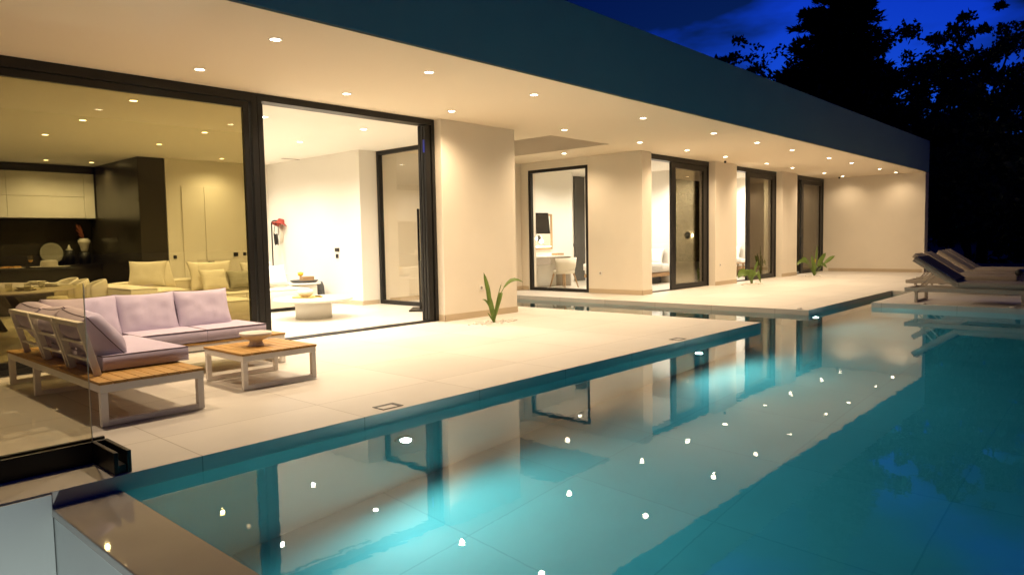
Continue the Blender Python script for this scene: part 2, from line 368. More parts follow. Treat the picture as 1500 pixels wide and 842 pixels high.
def wallp(*boxes, m='render', name='wall', bevel=.004): return BX(name, M[m], villa, *boxes, bevel=bevel)
def skirtp(*boxes): return BX('skirting', M['skirt'], villa, *boxes)
wallp((7.71, 9.47, 8.5, 8.98, 0, ZS))                                  # pier by the living room door
skirtp((7.70, 9.478, 8.492, 8.499, 0.002, .105), (7.702, 7.709, 8.492, 8.64, .002, .105), (9.471, 9.478, 8.499, 9.2, .002, .105))
wallp((9.2, 9.47, 8.98, 9.1, 0, ZS)); wallp((9.2, 9.47, 12.2, 12.5, 0, ZS))
wallp((9.47, 13.80, 12.2, 12.5, 0, ZS))                                # wall at the end of the water channel
skirtp((9.48, 13.80, 12.193, 12.199, .002, .105))
wallp((13.81, 14.1, 8.57, 10.07, 0, ZS), (14.1, 14.22, 8.57, 8.98, 0, ZS))
skirtp((13.80, 13.809, 8.56, 10.06, .002, .105), (13.80, 14.22, 8.56, 8.569, .002, .105))
wallp((13.81, 14.1, 11.96, 12.5, 0, ZS)); skirtp((13.80, 13.809, 11.97, 12.19, .002, .105))
for a, b in ((17.36, 18.64), (21.84, 23.08)):
    wallp((a, b, 8.55, 9.0, 0, ZS)); skirtp((a - .006, b + .006, 8.542, 8.549, .002, .105))
wallp((26.06, 26.5, YF + .002, 13.4, 0, ZS)); skirtp((26.052, 26.059, YF + .06, 8.54, .002, .105))
# indoor shell
fl = MB(); fl.box(-4, 9.3, 8.62, 19.6, -.13, 0.0); fl.box(13.86, 26.06, 8.64, 13.4, -.13, 0)
fl.build('floor', M['infloor'], villa)
ce = MB(); ce.box(-4, 9.2, 8.75, 19.6, 3.21, 3.25); ce.box(14.0, 26.06, 8.75, 13.4, 3.21, 3.25)
ce.build('ceiling', M['inwall'], villa)
iwl = M['inwall']
def inner(*boxes): return BX('interior_wall', iwl, villa, *boxes, bevel=.003)
inner((6.40, 9.6, 15.95, 16.15, 0, 3.21)); inner((8.78, 9.2, 12.2, 15.94, 0, 3.21))
inner((-4.2, -4, 8.62, 19.6, 0, 3.21)); inner((-4, 6.40, 19.2, 19.4, 0, 3.21)); inner((6.40, 6.55, 16.16, 19.2, 0, 3.21))
skirtp((8.77, 9.19, 12.19, 12.198, .002, .09), (8.771, 8.779, 12.2, 15.9, .002, .09))
inner((13.87, 26.06, 13.2, 13.4, 0, 3.21)); inner((18.12, 18.3, 9.0, 13.19, 0, 3.21)); inner((22.6, 22.78, 9.0, 13.19, 0, 3.21))
skirtp((16.5, 17.3, 13.19, 13.198, .002, .08))
inner((14.12, 16.38, 12.5, 13.19, 0, 3.21))
# double door in the back wall of the living room: flush, outlined by thin shadow gaps
BX('door', M['inwall'], villa, (6.72, 7.215, 15.925, 15.948, .01, 2.62), bevel=.003)
dd = BX('door', M['inwall'], villa, (7.225, 7.72, 15.925, 15.948, .01, 2.62), bevel=.003)
MB().box(7.24, 7.36, 15.86, 15.88, .93, .95).box(7.24, 7.27, 15.87, 15.924, .932, .948).build('handle', M['black'], dd)
BX('lock', M['black'], dd, (7.24, 7.275, 15.915, 15.924, .80, .84))
for b_ in ((6.49, 6.56, 15.935, 15.949, 1.03, 1.10), (7.86, 7.97, 15.935, 15.949, 1.04, 1.13), (8.10, 8.17, 15.935, 15.949, 1.05, 1.13), (8.765, 8.779, 13.0, 13.16, 1.12, 1.20), (8.765, 8.779, 13.04, 13.13, .98, 1.07)): BX('switch_plate', M['black'], villa, b_)
BX('curtain_slot', M['dgrey'], villa, (4.8, 6.5, 9.02, 9.06, 3.203, 3.209)); BX('vent_grille', M['taupe'], villa, (8.35, 8.76, 14.4, 14.5, 3.203, 3.209))

def frame_rect(mb, plane, a0, a1, z0, z1, w, d0, d1, wt=None, wb=None):
    """rectangular frame: plane 'y' -> spans x; plane 'x' -> spans y"""
    wt = wt or w; wb = wb or w
    def b(p0, p1, q0, q1):
        if plane == 'y': mb.box(p0, p1, d0, d1, q0, q1)
        else: mb.box(d0, d1, p0, p1, q0, q1)
    b(a0, a0 + w, z0, z1); b(a1 - w, a1, z0, z1); b(a0 + w, a1 - w, z1 - wt, z1); b(a0 + w, a1 - w, z0, z0 + wb)
YW = 8.66
# living room: fixed bronze pane, sliding opening
fx = MB(); frame_rect(fx, 'y', -3.9, 4.66, 0.012, 3.248, .08, YW - .02, YW + .12, wt=.11, wb=.06)
frame_rect(fx, 'y', -3.82, 4.56, .073, 3.137, .075, YW + .01, YW + .07, wt=.085, wb=.07)
fo = fx.build('window', M['black'], villa, bevel=.003)
BX('pane', M['tint'], fo, (-3.75, 4.49, YW + .035, YW + .043, .14, 3.055))
fx = MB(); frame_rect(fx, 'y', 4.665, 7.70, .002, 3.248, .06, YW - .02, YW + .20, wt=.09, wb=.0121)
for k in range(3): fx.box(7.52 + .0, 7.62, YW + .0 + k * .066, YW + .05 + k * .066, .02, 3.15)
fx.box(4.73, 4.80, YW + .09, YW + .15, .02, 3.15)
so = fx.build('sliding_door', M['black'], villa, bevel=.003)
BX('track', M['dgrey'], so, (4.73, 7.5, YW + .03, YW + .04, .0145, .018), (4.73, 7.5, YW + .10, YW + .11, .0145, .018))
BX('safety_sticker', M['blue'], so, (7.505, 7.519, YW + .02, YW + .045, 2.72, 2.92))
# inner right window of the living room, clear, looking on the channel
fx = MB(); frame_rect(fx, 'x', 9.1, 12.2, .004, 3.208, .08, 9.22, 9.32)
fo = fx.build('window', M['black'], villa, bevel=.003); BX('pane', M['clear'], fo, (9.262, 9.27, 9.18, 12.12, .084, 3.128))
# bedroom side window on the channel
fx = MB(); frame_rect(fx, 'x', 10.075, 11.955, .006, 3.06, .075, 13.82, 13.92)
fo = fx.build('window', M['black'], villa, bevel=.003); BX('pane', M['clear'], fo, (13.865, 13.873, 10.15, 11.88, .081, 2.985))
BX('wall', M['render'], villa, (13.81, 14.1, 10.072, 11.958, 3.062, ZS))
YB = 8.73
for k, (a, b) in enumerate(((14.225, 17.355), (18.645, 21.835), (23.085, 26.055))):
    g0 = (15.44, 19.76, 24.0)[k]                                       # left edge of the slid panel
    fx = MB(); frame_rect(fx, 'y', a, b, .004, 3.246, .055, YB, YB + .20, wt=.12, wb=.012)
    fo = fx.build('sliding_door', M['black'], villa, bevel=.003)
    for j, dy in ((0, .02), (1, .11)):
        p = MB(); frame_rect(p, 'y', g0 + j * .24, b - .06, .02, 3.12, .20 - j * .06, YB + dy, YB + dy + .06, wt=.13, wb=.11)
        if j == 0: p.box(g0 - .05, g0 - .03, YB + dy - .05, YB + dy - .03, 1.0, 1.5).box(g0 - .04, g0, YB + dy - .045, YB + dy - .035, 1.0, 1.02).box(g0 - .04, g0, YB + dy - .045, YB + dy - .035, 1.48, 1.5)
        p.build('panel_frame', M['black'], fo, bevel=.003)
        BX('pane', M['tint2'], fo, (g0 + .14 + j * .24, b - .13, YB + dy + .026, YB + dy + .034, .1, 3.0))
    BX('track', M['dgrey'], fo, (a + .06, b - .06, YB + .04, YB + .05, .0165, .02))
def socket(loc, ax):
    x, y, z = loc
    o = MB()
    if ax == 'y': o.box(x - .042, x + .042, y - .012, y - .001, z - .042, z + .042)
    else: o.box(x - .012, x - .001, y - .042, y + .042, z - .042, z + .042)
    s_ = o.build('socket', M['whitepl'], villa, bevel=.003)
    R = Matrix.Rotation(PI / 2, 3, 'X') if ax == 'y' else Matrix.Rotation(-PI / 2, 3, 'Y')
    c = (x, y - .012, z) if ax == 'y' else (x - .012, y, z)
    MB().lathe([(.024, 0), (.024, .004), (.018, .004), (.016, .001)], c, 16, M=R).build('hole', M['taupe'], s_)
socket((8.55, 8.5, .50), 'y'); socket((13.81, 9.72, .48), 'x'); socket((17.62, 8.55, .54), 'y')
for (x, y) in ((27.0 - 1.3, 8.1), (17.5, 8.35)):
    MB().lathe([(.03, 0), (.03, -.05), (.0, -.06)], (x, y, ZS), 12).build('sensor', M['black'], villa)

# ------------------------------------------------------------------ lamps in the ceilings
ORD = ['first', 'second', 'third', 'fourth', 'fifth', 'sixth', 'seventh', 'eighth', 'ninth', 'tenth', 'eleventh', 'twelfth', 'thirteenth', 'fourteenth']
WARM = (1.0, .75, .485); WARMIN = (1.0, .91, .78)
def downlight(x, y, z, label, group, m, energy, col, angle=150, r=.048):
    t = thing('downlight', label, 'ceiling light', (x, y, z), group)
    MB().lathe([(r * 1.45, 0), (r * 1.4, -.006), (r * 1.05, -.006), (r, .0)], (x, y, z), 20).build('rim', M['white'], t)
    MB().lathe([(0, -.003), (r, -.004)], (x, y, z), 20).build('lens', M[m], t)
    lamp('lamp', 'SPOT', (x, y, z - .03), energy, col, t, None, angle, 1.0, .034)
XR = [1.72, 3.6, 5.53, 7.4, 10.15, 12.66, 14.64, 16.57, 19.08, 20.92, 23.6, 25.42]
for i, x in enumerate(XR):
    y = 6.4 if i == 0 else 6.27
    downlight(x, y, ZS, f'{ORD[i]} lit downlight from the left in the soffit row nearest the pool', 'downlights in the terrace soffit', 'lamp', 172 if x < 23 else (120 if x < 25 else 45), WARM)
for i, x in enumerate(XR[1:]):
    downlight(x, 7.9, ZS, f'{ORD[i]} lit downlight from the left in the soffit row along the windows', 'downlights in the terrace soffit', 'lamp', 172 if x < 23 else (120 if x < 25 else 45), WARM)
downlight(9.95, 10.3, ZS, 'unseen downlight by the living room side window, added to light the channel wall', 'downlights in the terrace soffit', 'lamp', 240, WARM)  # hidden by the pier, added to brighten the wall behind the side window
downlight(12.9, 10.06, ZS, 'lit downlight above the bedroom side window by the light well', 'downlights in the terrace soffit', 'lamp', 120, WARM)
ZC = 3.21
for i, x in enumerate((3.64, 5.48, 7.28)):
    for j, y in enumerate((9.95, 11.95, 13.85)):
        downlight(x, y, ZC, f'living room ceiling light, {ORD[j]} from the glass front in the {("left", "middle", "right")[i]} row', 'living room ceiling lights', 'lampin', 265, WARMIN)
downlight(7.37, 15.3, ZC, 'living room ceiling light close above the flush double door', 'living room ceiling lights', 'lampin', 170, WARMIN)
downlight(5.52, 17.7, ZC, 'kitchen ceiling light beside the tall black cabinet', 'kitchen ceiling lights', 'lampin', 150, WARMIN)
downlight(4.66, 17.8, ZC, 'kitchen ceiling light between two others above the wall cabinets', 'kitchen ceiling lights', 'lampin', 150, WARMIN)
downlight(3.0, 17.8, ZC, 'kitchen ceiling light at the left end above the wall cabinets', 'kitchen ceiling lights', 'lampin', 150, WARMIN)
for k, (nm, x0) in enumerate((('first bedroom', 14.6), ('second bedroom', 19.3), ('third bedroom', 23.6))):
    for q, (dx, y) in enumerate(((.3, 11.2), (2.1, 11.2), (2.75, 9.75))):  # last lamp of each room is added to brighten the bed head wall
        downlight(x0 + dx, y, ZC, f'ceiling light in the {nm}, {("the leftmost one", "the middle one", "the rightmost one, added to light the bed head wall")[q]}', 'bedroom ceiling lights', 'lampin', 270, WARMIN)

# ------------------------------------------------------------------ outdoor corner sofa
def loop_leg(mb, x0, x1, y, z1, w=.05):
    mb.box(x0, x0 + w, y, y + w, 0.008, z1); mb.box(x1 - w, x1, y, y + w, 0.008, z1); mb.box(x0 + w, x1 - w, y + .003, y + w - .003, 0.008, .05)
def slats(mb, x0, x1, y0, y1, z0, z1, n, gap=.006):
    wd = (x1 - x0 + gap) / n
    for i in range(n): mb.box(x0 + i * wd, x0 + i * wd + wd - gap, y0, y1, z0, z1)
def piped(parent, mb, name, m='lav'):
    o = mb.build(name, M[m], parent)
    pp = MB(); pp.tube(mb.rim + [mb.rim[0]], .0038, 5, False); pp.build('piping', M['pipe'] if m == 'lav' else M['olive'], o)
    return o
sa = thing('outdoor_sofa', 'white framed outdoor chaise sofa seen from behind, teak deck and lavender cushions', 'outdoor sofa', (2.07, 6.85, 0), 'outdoor sofa modules')
X0, X1, Y0, Y1, ZT = 1.71, 2.46, 5.58, 8.13, .33
f = MB(); f.box(X0, X1, Y0, Y0 + .05, .255, .312); f.box(X0, X1, Y1 - .05, Y1, .255, .312); f.box(X0, X0 + .05, Y0 + .05, Y1 - .05, .255, .312); f.box(X1 - .05, X1, Y0 + .05, Y1 - .05, .255, .312)
f.build('frame', M['white'], sa, .004)
for y in (Y0 + .001, 7.26, Y1 - .051): l_ = MB(); loop_leg(l_, X0 + .001, X1 - .001, y, .254); l_.build('leg', M['white'], sa, .004)
s_ = MB(); slats(s_, X0 - .005, X1 + .005, Y0 - .005, Y1 + .005, .313, .333, 8); s_.build('deck', M['teak'], sa, .002)
for k in range(3):                                                   # three leaning back frames with rungs
    ya = 5.88 + k * .66; yb = ya + .62
    b_ = MB(); top = lambda y: (1.70, y, .73); bot = lambda y: (1.80, y, .335)
    for y in (ya + .02, yb - .02): b_.bar(bot(y), top(y), .03, .05, (1, 0, 0))
    b_.box(1.675, 1.725, ya, yb, .715, .75)
    for t in (.28, .62):
        x = 1.80 - .10 * t; z = .335 + .395 * t; b_.box(x - .012, x + .012, ya + .03, yb - .03, z - .01, z + .01)
    b_.build('back_frame', M['white'], sa, .003)
    c_ = MB(); c_.cushion((1.90 + .012 * (k % 2), 6.335 + .62 * k, .605), .60, .43, .27, Rm('X', (3, -4, 2)[k]) @ Rm('Y', 50 + 4 * (k % 2)) @ Rm('Z', 90), edge=.20, pinch=.09, seed=k + 1, wr=.014)
    piped(sa, c_, 'back_cushion')
c_ = MB(); c_.cushion((2.20, 6.66, .40), .66, 1.30, .13, None, edge=.86, pinch=.01, seed=9, wr=.004); piped(sa, c_, 'seat_cushion')
tag(sa)
sb = thing('outdoor_sofa', 'white framed outdoor sofa with lavender cushions and its back to the glass front', 'outdoor sofa', (3.2, 7.6, 0), 'outdoor sofa modules')
X0, X1, Y0, Y1 = 2.50, 4.02, 7.05, 7.86
f = MB(); f.box(X0, X1, Y0, Y0 + .05, .255, .312); f.box(X0, X1, Y1 - .05, Y1, .255, .312); f.box(X0, X0 + .05, Y0 + .05, Y1 - .05, .255, .312); f.box(X1 - .05, X1, Y0 + .05, Y1 - .05, .255, .312)
f.build('frame', M['white'], sb, .004)
for x in (X0 + .001, X1 - .051):
    l_ = MB(); l_.box(x, x + .05, Y0 + .001, Y0 + .051, .008, .254); l_.box(x, x + .05, Y1 - .051, Y1 - .001, .008, .254); l_.box(x + .003, x + .047, Y0 + .051, Y1 - .051, .008, .05); l_.build('leg', M['white'], sb, .004)
s_ = MB(); wd = (Y1 - Y0 + .016) / 9
for i in range(9): s_.box(X0 - .005, X1 + .005, Y0 - .005 + i * wd, Y0 - .005 + i * wd + wd - .006, .313, .333)
s_.build('deck', M['oak'] if False else M['teak'], sb, .002)
for k in range(2):
    c_ = MB(); c_.cushion((2.86 + k * .64 - .02, 7.37, .40), .635, .66, .13, None, edge=.86, pinch=.01, seed=20 + k, wr=.004); piped(sb, c_, 'seat_cushion')
b_ = MB()
for k in range(3):
    xa = 1.98 + k * .59
for xa in (2.55, 3.14):
    for x in (xa + .02, xa + .56): b_.bar((x, 7.74, .335), (x, 7.82, .72), .04, .03, (0, 1, 0))
    b_.box(xa, xa + .58, 7.80, 7.845, .70, .735)
b_.build('back_frame', M['white'], sb, .003)
for k, (xc, wd) in enumerate(((2.22, .66), (2.80, .60), (3.37, .60))):
    c_ = MB(); c_.cushion((xc, 7.62, .60), wd, .46, .23, Rm('X', 70), edge=.32, pinch=.08, seed=30 + k, wr=.018); piped(sb, c_, 'back_cushion')

# coffee table
tb = thing('coffee_table', 'low square outdoor coffee table with a teak slat top on white legs', 'coffee table', (3.35, 6.36, 0))
X0, X1, Y0, Y1 = 2.98, 3.72, 5.96, 6.72
f = MB(); f.box(X0, X1, Y0, Y0 + .045, .262, .314); f.box(X0, X1, Y1 - .045, Y1, .262, .314); f.box(X0, X0 + .045, Y0 + .045, Y1 - .045, .262, .314); f.box(X1 - .045, X1, Y0 + .045, Y1 - .045, .262, .314)
f.build('frame', M['white'], tb, .004)
for y in (Y0 + .001, Y1 - .046): l_ = MB(); loop_leg(l_, X0 + .001, X1 - .001, y, .261, .045); l_.build('leg', M['white'], tb, .004)
s_ = MB(); slats(s_, X0 - .006, X1 + .006, Y0 - .006, Y1 + .006, .315, .335, 8, .007); s_.build('tabletop', M['teak'], tb, .002)
bw = MB().lathe([(.0, 0), (.072, 0), (.07, .012), (.058, .04), (.062, .055), (.11, .075), (.142, .10), (.150, .128), (.146, .130), (.136, .108), (.10, .088), (.0, .08)], (3.32, 6.36, .336), 40).build('bowl', M['conc'])
tag(bw, 'footed stone bowl standing on the teak outdoor coffee table', 'bowl')

# glass balustrade with black base channel
gb = thing('glass_balustrade', 'clear glass balustrade panel in a black corner channel by the pool edge', 'glass balustrade', (0, 4.77, 0))
ch = MB()
ch.box(-5, 1.48, 4.72, 4.745, .001, .13); ch.box(-5, 1.48, 4.79, 4.815, .001, .135); ch.box(-5, 1.48, 4.745, 4.79, .001, .06)
ch.box(1.385, 1.41, 4.36, 4.72, .001, .13); ch.box(1.455, 1.48, 4.36, 4.72, .001, .13); ch.box(1.41, 1.455, 4.37, 4.72, .001, .05)
ch.build('channel', M['black'], gb, .003)
BX('pane', M['screenglass'], gb, (-5, 1.40, 4.762, 4.774, .062, 1.085))
BX('edge', M['glazed'], gb, (1.4005, 1.404, 4.762, 4.774, .062, 1.085))

# skimmer lids in the terrace
for (x, y, lb) in ((3.42, 4.47, 'square skimmer lid in the terrace in front of the coffee table'), (8.03, 4.47, 'square skimmer lid in the terrace near its far pool corner')):
    t = thing('skimmer_lid', lb, 'skimmer lid', (x, y, 0), 'skimmer lids')
    b_ = MB(); b_.box(x - .10, x + .10, y - .07, y - .06, .001, .005); b_.box(x - .10, x + .10, y + .035, y + .07, .001, .005); b_.box(x - .10, x - .09, y - .06, y + .06, .001, .005); b_.box(x + .06, x + .10, y - .06, y + .035, .001, .005)
    b_.build('rim', M['dgrey'], t); BX('lid', M['terrace'], t, (x - .085, x + .055, y - .055, y + .03, .001, .004))
for (x, y) in ((12.55, 4.6), (14.55, 3.1), (14.52, 1.75)):
    d_ = MB().lathe([(.05, 0), (.05, .012), (.03, .02), (0, .022)], (x, y, .001), 16).build('deck_marker', M['conc'])
    tag(d_, {12.55: 'small round stud on the corner of the bedroom terrace', 14.55: 'small round stud on the lounger deck edge, nearest the channel', 14.52: 'small round stud on the lounger deck edge, farthest from the channel'}[x], 'deck stud', 'small round deck studs')

# ------------------------------------------------------------------ plants in pebble beds
def blade(mb, base, tip, bend, width, n=9, fold=.25, petiole=.35, side=None):
    base, tip, bend = V(base), V(tip), V(bend)
    pts = [base * (1 - t) ** 2 + bend * 2 * t * (1 - t) + tip * t * t for t in [i / n for i in range(n + 1)]]
    mb_s = []
    k0 = int(n * petiole)
    mb.tube(pts[:k0 + 1], [.011 - .004 * i / max(1, k0) for i in range(k0 + 1)], 6)
    L_ = pts[k0:]; m = len(L_)
    vs = []
    for i, p in enumerate(L_):
        t = i / (m - 1); wv = width * (math.sin(PI * min(1, t * .93 + .07)) ** .7) * (1 if t < 1 else .05)
        d = (L_[min(i + 1, m - 1)] - L_[max(i - 1, 0)]).normalized()
        s_ = side if side is not None else d.cross(V((0, 0, 1)))
        s_ = V(s_); s_ = (s_ - d * s_.dot(d))
        if s_.length < .1: s_ = d.cross(V((0, 1, 0)))
        s_.normalize(); up = s_.cross(d).normalized()
        ja = random.uniform(-.006, .006)
        vs += [p + s_ * wv + up * wv * fold + up * ja, p, p - s_ * wv + up * wv * fold - up * ja]
    fs = []
    for i in range(m - 1):
        a = i * 3; fs += [(a, a + 1, a + 4, a + 3), (a + 1, a + 2, a + 5, a + 4)]
    mb.add(vs, fs, True)
def plant(loc, label, blades, flower=None, n_peb=110):
    x, y = loc
    t = thing('plant', label, 'plant', (x, y, 0), 'young plants in pebble beds')
    for (dx, dy, h, bx, by, bh, wd, fold, pet, side) in blades:
        b_ = MB(); blade(b_, (x + random.uniform(-.02, .02), y + random.uniform(-.02, .02), 0), (x + dx, y + dy, h), (x + bx, y + by, bh), wd, fold=fold, petiole=pet, side=side)
        b_.build('leaf', M['leaf'], t)
    if flower:
        MB().tube([(x + .02, y, .15), (x + .04, y - .02, flower), (x + .06, y - .03, flower + .06)], [.012, .016, .004], 6).build('flower', M['yellow'], t)
    pb = MB()
    rnd = random.Random(int(x * 10))
    for i in range(n_peb):
        a = rnd.uniform(0, 2 * PI); r = rnd.random() ** .6
        px = x + math.cos(a) * r * .52; py = y + math.sin(a) * r * .22; s0 = rnd.uniform(.012, .030)
        pb.lathe([(0, -s0 * .3), (s0 * .8, 0), (s0 * .9, s0 * .4), (0, s0 * .75)], (px, py, .002), 7, rnd.uniform(.7, 1.3), rnd.uniform(.7, 1.3))
    po = pb.build('pebbles', M['stone']); tag(po, kind='stuff')
RV = (.74, -.67, 0)     # camera-facing side vector
plant((8.07, 7.76), 'tall split leaved plant in white pebbles in front of the living room pier', [
    (-.11, .09, .80, -.045, .03, .45, .036, .7, .40, RV), (-.085, .07, .56, -.02, .02, .3, .042, .5, .10, RV), (.36, -.32, .63, .13, -.12, .86, .030, .15, .50, (.3, .4, .8)),
    (.12, -.10, .66, .03, -.03, .35, .006, .2, .95, RV), (.09, -.08, .42, .13, -.11, .62, .030, 1.0, .10, RV), (-.14, .11, .37, -.05, .04, .40, .016, .3, .30, RV), (-.05, .05, .30, -.02, 0, .16, .026, .6, .2, RV), (-.07, .06, .16, -.03, .02, .08, .012, .3, .2, RV), (.05, -.05, .22, .02, -.02, .12, .014, .3, .2, RV)])
plant((18.37, 8.0), 'low drooping broad leaved plant in front of the second bedroom door', [
    (-.36, .22, .17, -.20, .1, .55, .10, .2, .35, (.2, .3, .9)), (-.20, .1, .20, -.16, .08, .55, .09, .2, .35, RV), (.20, -.16, .02, .12, -.1, .62, .06, .3, .3, RV), (.03, 0, .40, 0, 0, .3, .05, .4, .3, RV), (-.05, .05, .36, -.12, .05, .5, .09, .2, .3, RV), (.16, -.10, .62, .06, -.02, .4, .035, .4, .5, RV)], n_peb=80)
plant((22.84, 7.92), 'spreading long leaved plant with a yellow flower by the third bedroom door', [
    (-.50, .36, .34, -.25, .2, .75, .06, .2, .35, (.2, .3, .9)), (-.42, .25, .52, -.2, .15, .72, .05, .2, .4, (.2, .3, .9)), (.55, -.45, .62, .3, -.25, .5, .06, .2, .5, (.2, .3, .9)), (.30, -.26, .72, .12, -.1, .5, .075, .3, .35, RV),
    (.10, -.06, .95, .04, -.02, .5, .03, .3, .5, RV), (-.08, .06, .66, -.04, .02, .4, .055, .5, .2, RV), (.34, -.28, .24, .14, -.12, .6, .055, .3, .4, RV), (.02, 0, .5, 0, 0, .3, .05, .5, .1, RV)], flower=.50, n_peb=80)

# ------------------------------------------------------------------ sun loungers on the deck
def lounger_proto():
    t = thing('sun_lounger', 'sun lounger', 'sun lounger', (0, 0, 0), 'sun loungers side by side on the deck')
    f = MB()                                                         # head towards +y, y from -1.0 to 1.0
    for x in (-.34, .29): f.box(x, x + .05, -1.0, 1.0, .20, .275)
    f.box(-.289, .289, .95, 1.0, .205, .27); f.box(-.289, .289, -1.0, -.95, .205, .27); f.box(-.289, .289, .10, .14, .205, .265)
    f.build('frame', M['taupeframe'], t, .006)
    for y in (.78, -.85):
        l_ = MB(); l_.box(-.335, -.29, y, y + .05, .004, .199); l_.box(.29, .335, y, y + .05, .004, .199); l_.box(-.29, .29, y + .004, y + .046, .004, .04); l_.build('leg', M['taupeframe'], t, .004)
    c = MB(); c.cushion((0, -.42, .335), .62, 1.16, .115, None, edge=.85, pinch=.008, wr=.003); c.build('mattress', M['taupe'], t)
    ang = 34; L_ = .86; Mx = Rm('X', ang)
    pos = V((0, .16, .305)) + Mx @ V((0, L_ / 2, .03))
    c = MB(); c.cushion(pos, .62, L_, .115, Mx, edge=.85, pinch=.008, wr=.003); c.build('backrest', M['taupe'], t)
    b_ = MB()
    for x in (-.27, .23): b_.bar((x + .02, .16, .29), V((x + .02, .16, .29)) + Mx @ V((0, .82, 0)), .03, .025)
    b_.bar((-.2, .55, .54), (-.2, .80, .26), .02, .02); b_.bar((.2, .55, .54), (.2, .80, .26), .02, .02)
    b_.build('backrest_support', M['taupeframe'], t)
    return t
lp = lounger_proto()
LL = [(15.22, 2.47, 0, 'taupe sun lounger nearest the pool with a navy towel over its backrest'),
      (17.60, 3.03, 0, 'second taupe sun lounger from the pool with a dark rolled towel on it'),
      (18.75, 3.08, 0, 'third taupe sun lounger from the pool, next to the one with the rolled towel'),
      (20.40, 3.13, 0, 'fourth taupe sun lounger from the pool, beside the farthest one'),
      (21.50, 3.20, 0, 'farthest taupe sun lounger from the pool at the end of the deck')]
for i, (x, y, a, lb) in enumerate(LL):
    o = lp if i == 0 else copy_tree(lp)
    o.location = (x, y, 0); o['label'] = lb
    o.scale = (1.25, 1, 1) if i == 0 else (1, 1, 1)
Mx = Rm('X', 34); c = MB(); c.cushion(V((15.22, 2.63, .305)) + Mx @ V((0, .45, .101)), .81, .76, .022, Mx, edge=.8, pinch=.02, wr=.004)
c.rim = None; tw = c.build('towel', M['navy']); tag(tw, 'navy towel spread over the backrest of the nearest sun lounger', 'towel')
rt = MB(); 
for k in range(3): rt.lathe([(.0, -.22), (.03 + .016 * k, -.22 + .006 * k), (.032 + .016 * k, .22 - .006 * k), (0, .22)], (17.6, 2.02, .455), 20, M=Rm('Y', 90))
tag(rt.build('rolled_towel', M['dgrey']), 'dark rolled towel lying on the second sun lounger', 'towel')

# ------------------------------------------------------------------ living room furniture
ks = thing('kitchen_unit', 'black kitchen wall with pale overhead cabinets and a tall black cabinet', 'kitchen unit', (3, 18.9, 0))
BX('tall_cabinet', M['blackpanel'], ks, (5.84, 6.39, 15.96, 19.15, 0, 3.205), bevel=.004)
BX('splashback', M['blackpanel'], ks, (-3.9, 5.83, 19.0, 19.15, .93, 1.99))
BX('header_panel', M['blackpanel'], ks, (-3.9, 5.83, 18.62, 19.15, 3.03, 3.205))
BX('base_cabinet', M['blackpanel'], ks, (-3.9, 5.83, 18.40, 19.15, 0, .90), (-3.9, 5.83, 18.37, 19.0, .902, .925), bevel=.003)
for (a, b) in ((-.2, 1.9), (1.906, 4.08), (4.086, 5.60)):
    BX('wall_cabinet', M['cream'] if False else M['whitepl'], ks, (a, b, 18.60, 19.14, 1.995, 2.48), bevel=.003)
    BX('wall_cabinet', M['whitepl'], ks, (a, b, 18.60, 19.14, 2.486, 3.025), bevel=.003)
BX('wall_cabinet', M['whitepl'], ks, (5.606, 5.82, 18.60, 19.14, 1.995, 3.025), bevel=.003)
isl = thing('kitchen_island', 'long black kitchen island carrying plates and a wine glass', 'kitchen island', (3, 16.8, 0))
BX('body', M['blackpanel'], isl, (.6, 4.70, 16.45, 17.25, 0, .875), bevel=.003); BX('worktop', M['blackpanel'], isl, (.55, 4.80, 16.38, 17.30, .877, .905), bevel=.003)
def lathe_thing(name, prof, c, m, label, cat, n=28, group=None, M_=None):
    return tag(MB().lathe(prof, c, n, M=M_).build(name, M[m]), label, cat, group)
PLATE = lambda r, h=.025: [(0, 0), (r * .6, 0), (r, h), (r * .98, h + .004), (r * .6, .008), (0, .008)]
lathe_thing('serving_platter', PLATE(.36, .03), (4.35, 16.75, .906), 'glazed', 'wide pale platter under a round cake dish on the kitchen island', 'plate')
lathe_thing('cake_dish', [(0, 0), (.155, 0), (.16, .02), (.15, .10), (.12, .125), (0, .128)], (4.33, 16.75, .94), 'glazed', 'round domed pale dish on the platter on the kitchen island', 'dish')
lathe_thing('serving_platter', PLATE(.30), (3.62, 16.75, .906), 'glazed', 'oval plate of golden pastries at the left end of the kitchen island', 'plate')
pf = MB()
for k in range(16):
    a = random.uniform(0, 6.28); r = random.random() ** .5 * .2
    pf.lathe([(0, 0), (.045, .012), (.035, .04), (0, .05)], (3.62 + r * math.cos(a), 16.75 + r * math.sin(a), .918), 8)
tag(pf.build('pastries', M['food']), 'golden pastries heaped on the left island plate', 'pastries')
def wine_glass(x, y, z, label, wine=True, s=1.0, group=None):
    t = thing('wine_glass', label, 'glass', (x, y, z), group)
    MB().lathe([(0, 0), (.038 * s, .001), (.006 * s, .006 * s), (.004 * s, .09 * s), (.03 * s, .115 * s), (.042 * s, .15 * s), (.036 * s, .215 * s)], (x, y, z), 20).build('glass', M['drink'], t)
    if wine: MB().lathe([(.002, .10 * s), (.028 * s, .117 * s), (.037 * s, .14 * s), (0, .141 * s)], (x, y, z), 16).build('wine', M['food'], t)
wine_glass(3.98, 16.62, .906, 'stemmed glass of white wine on the kitchen island', True, 1.25)
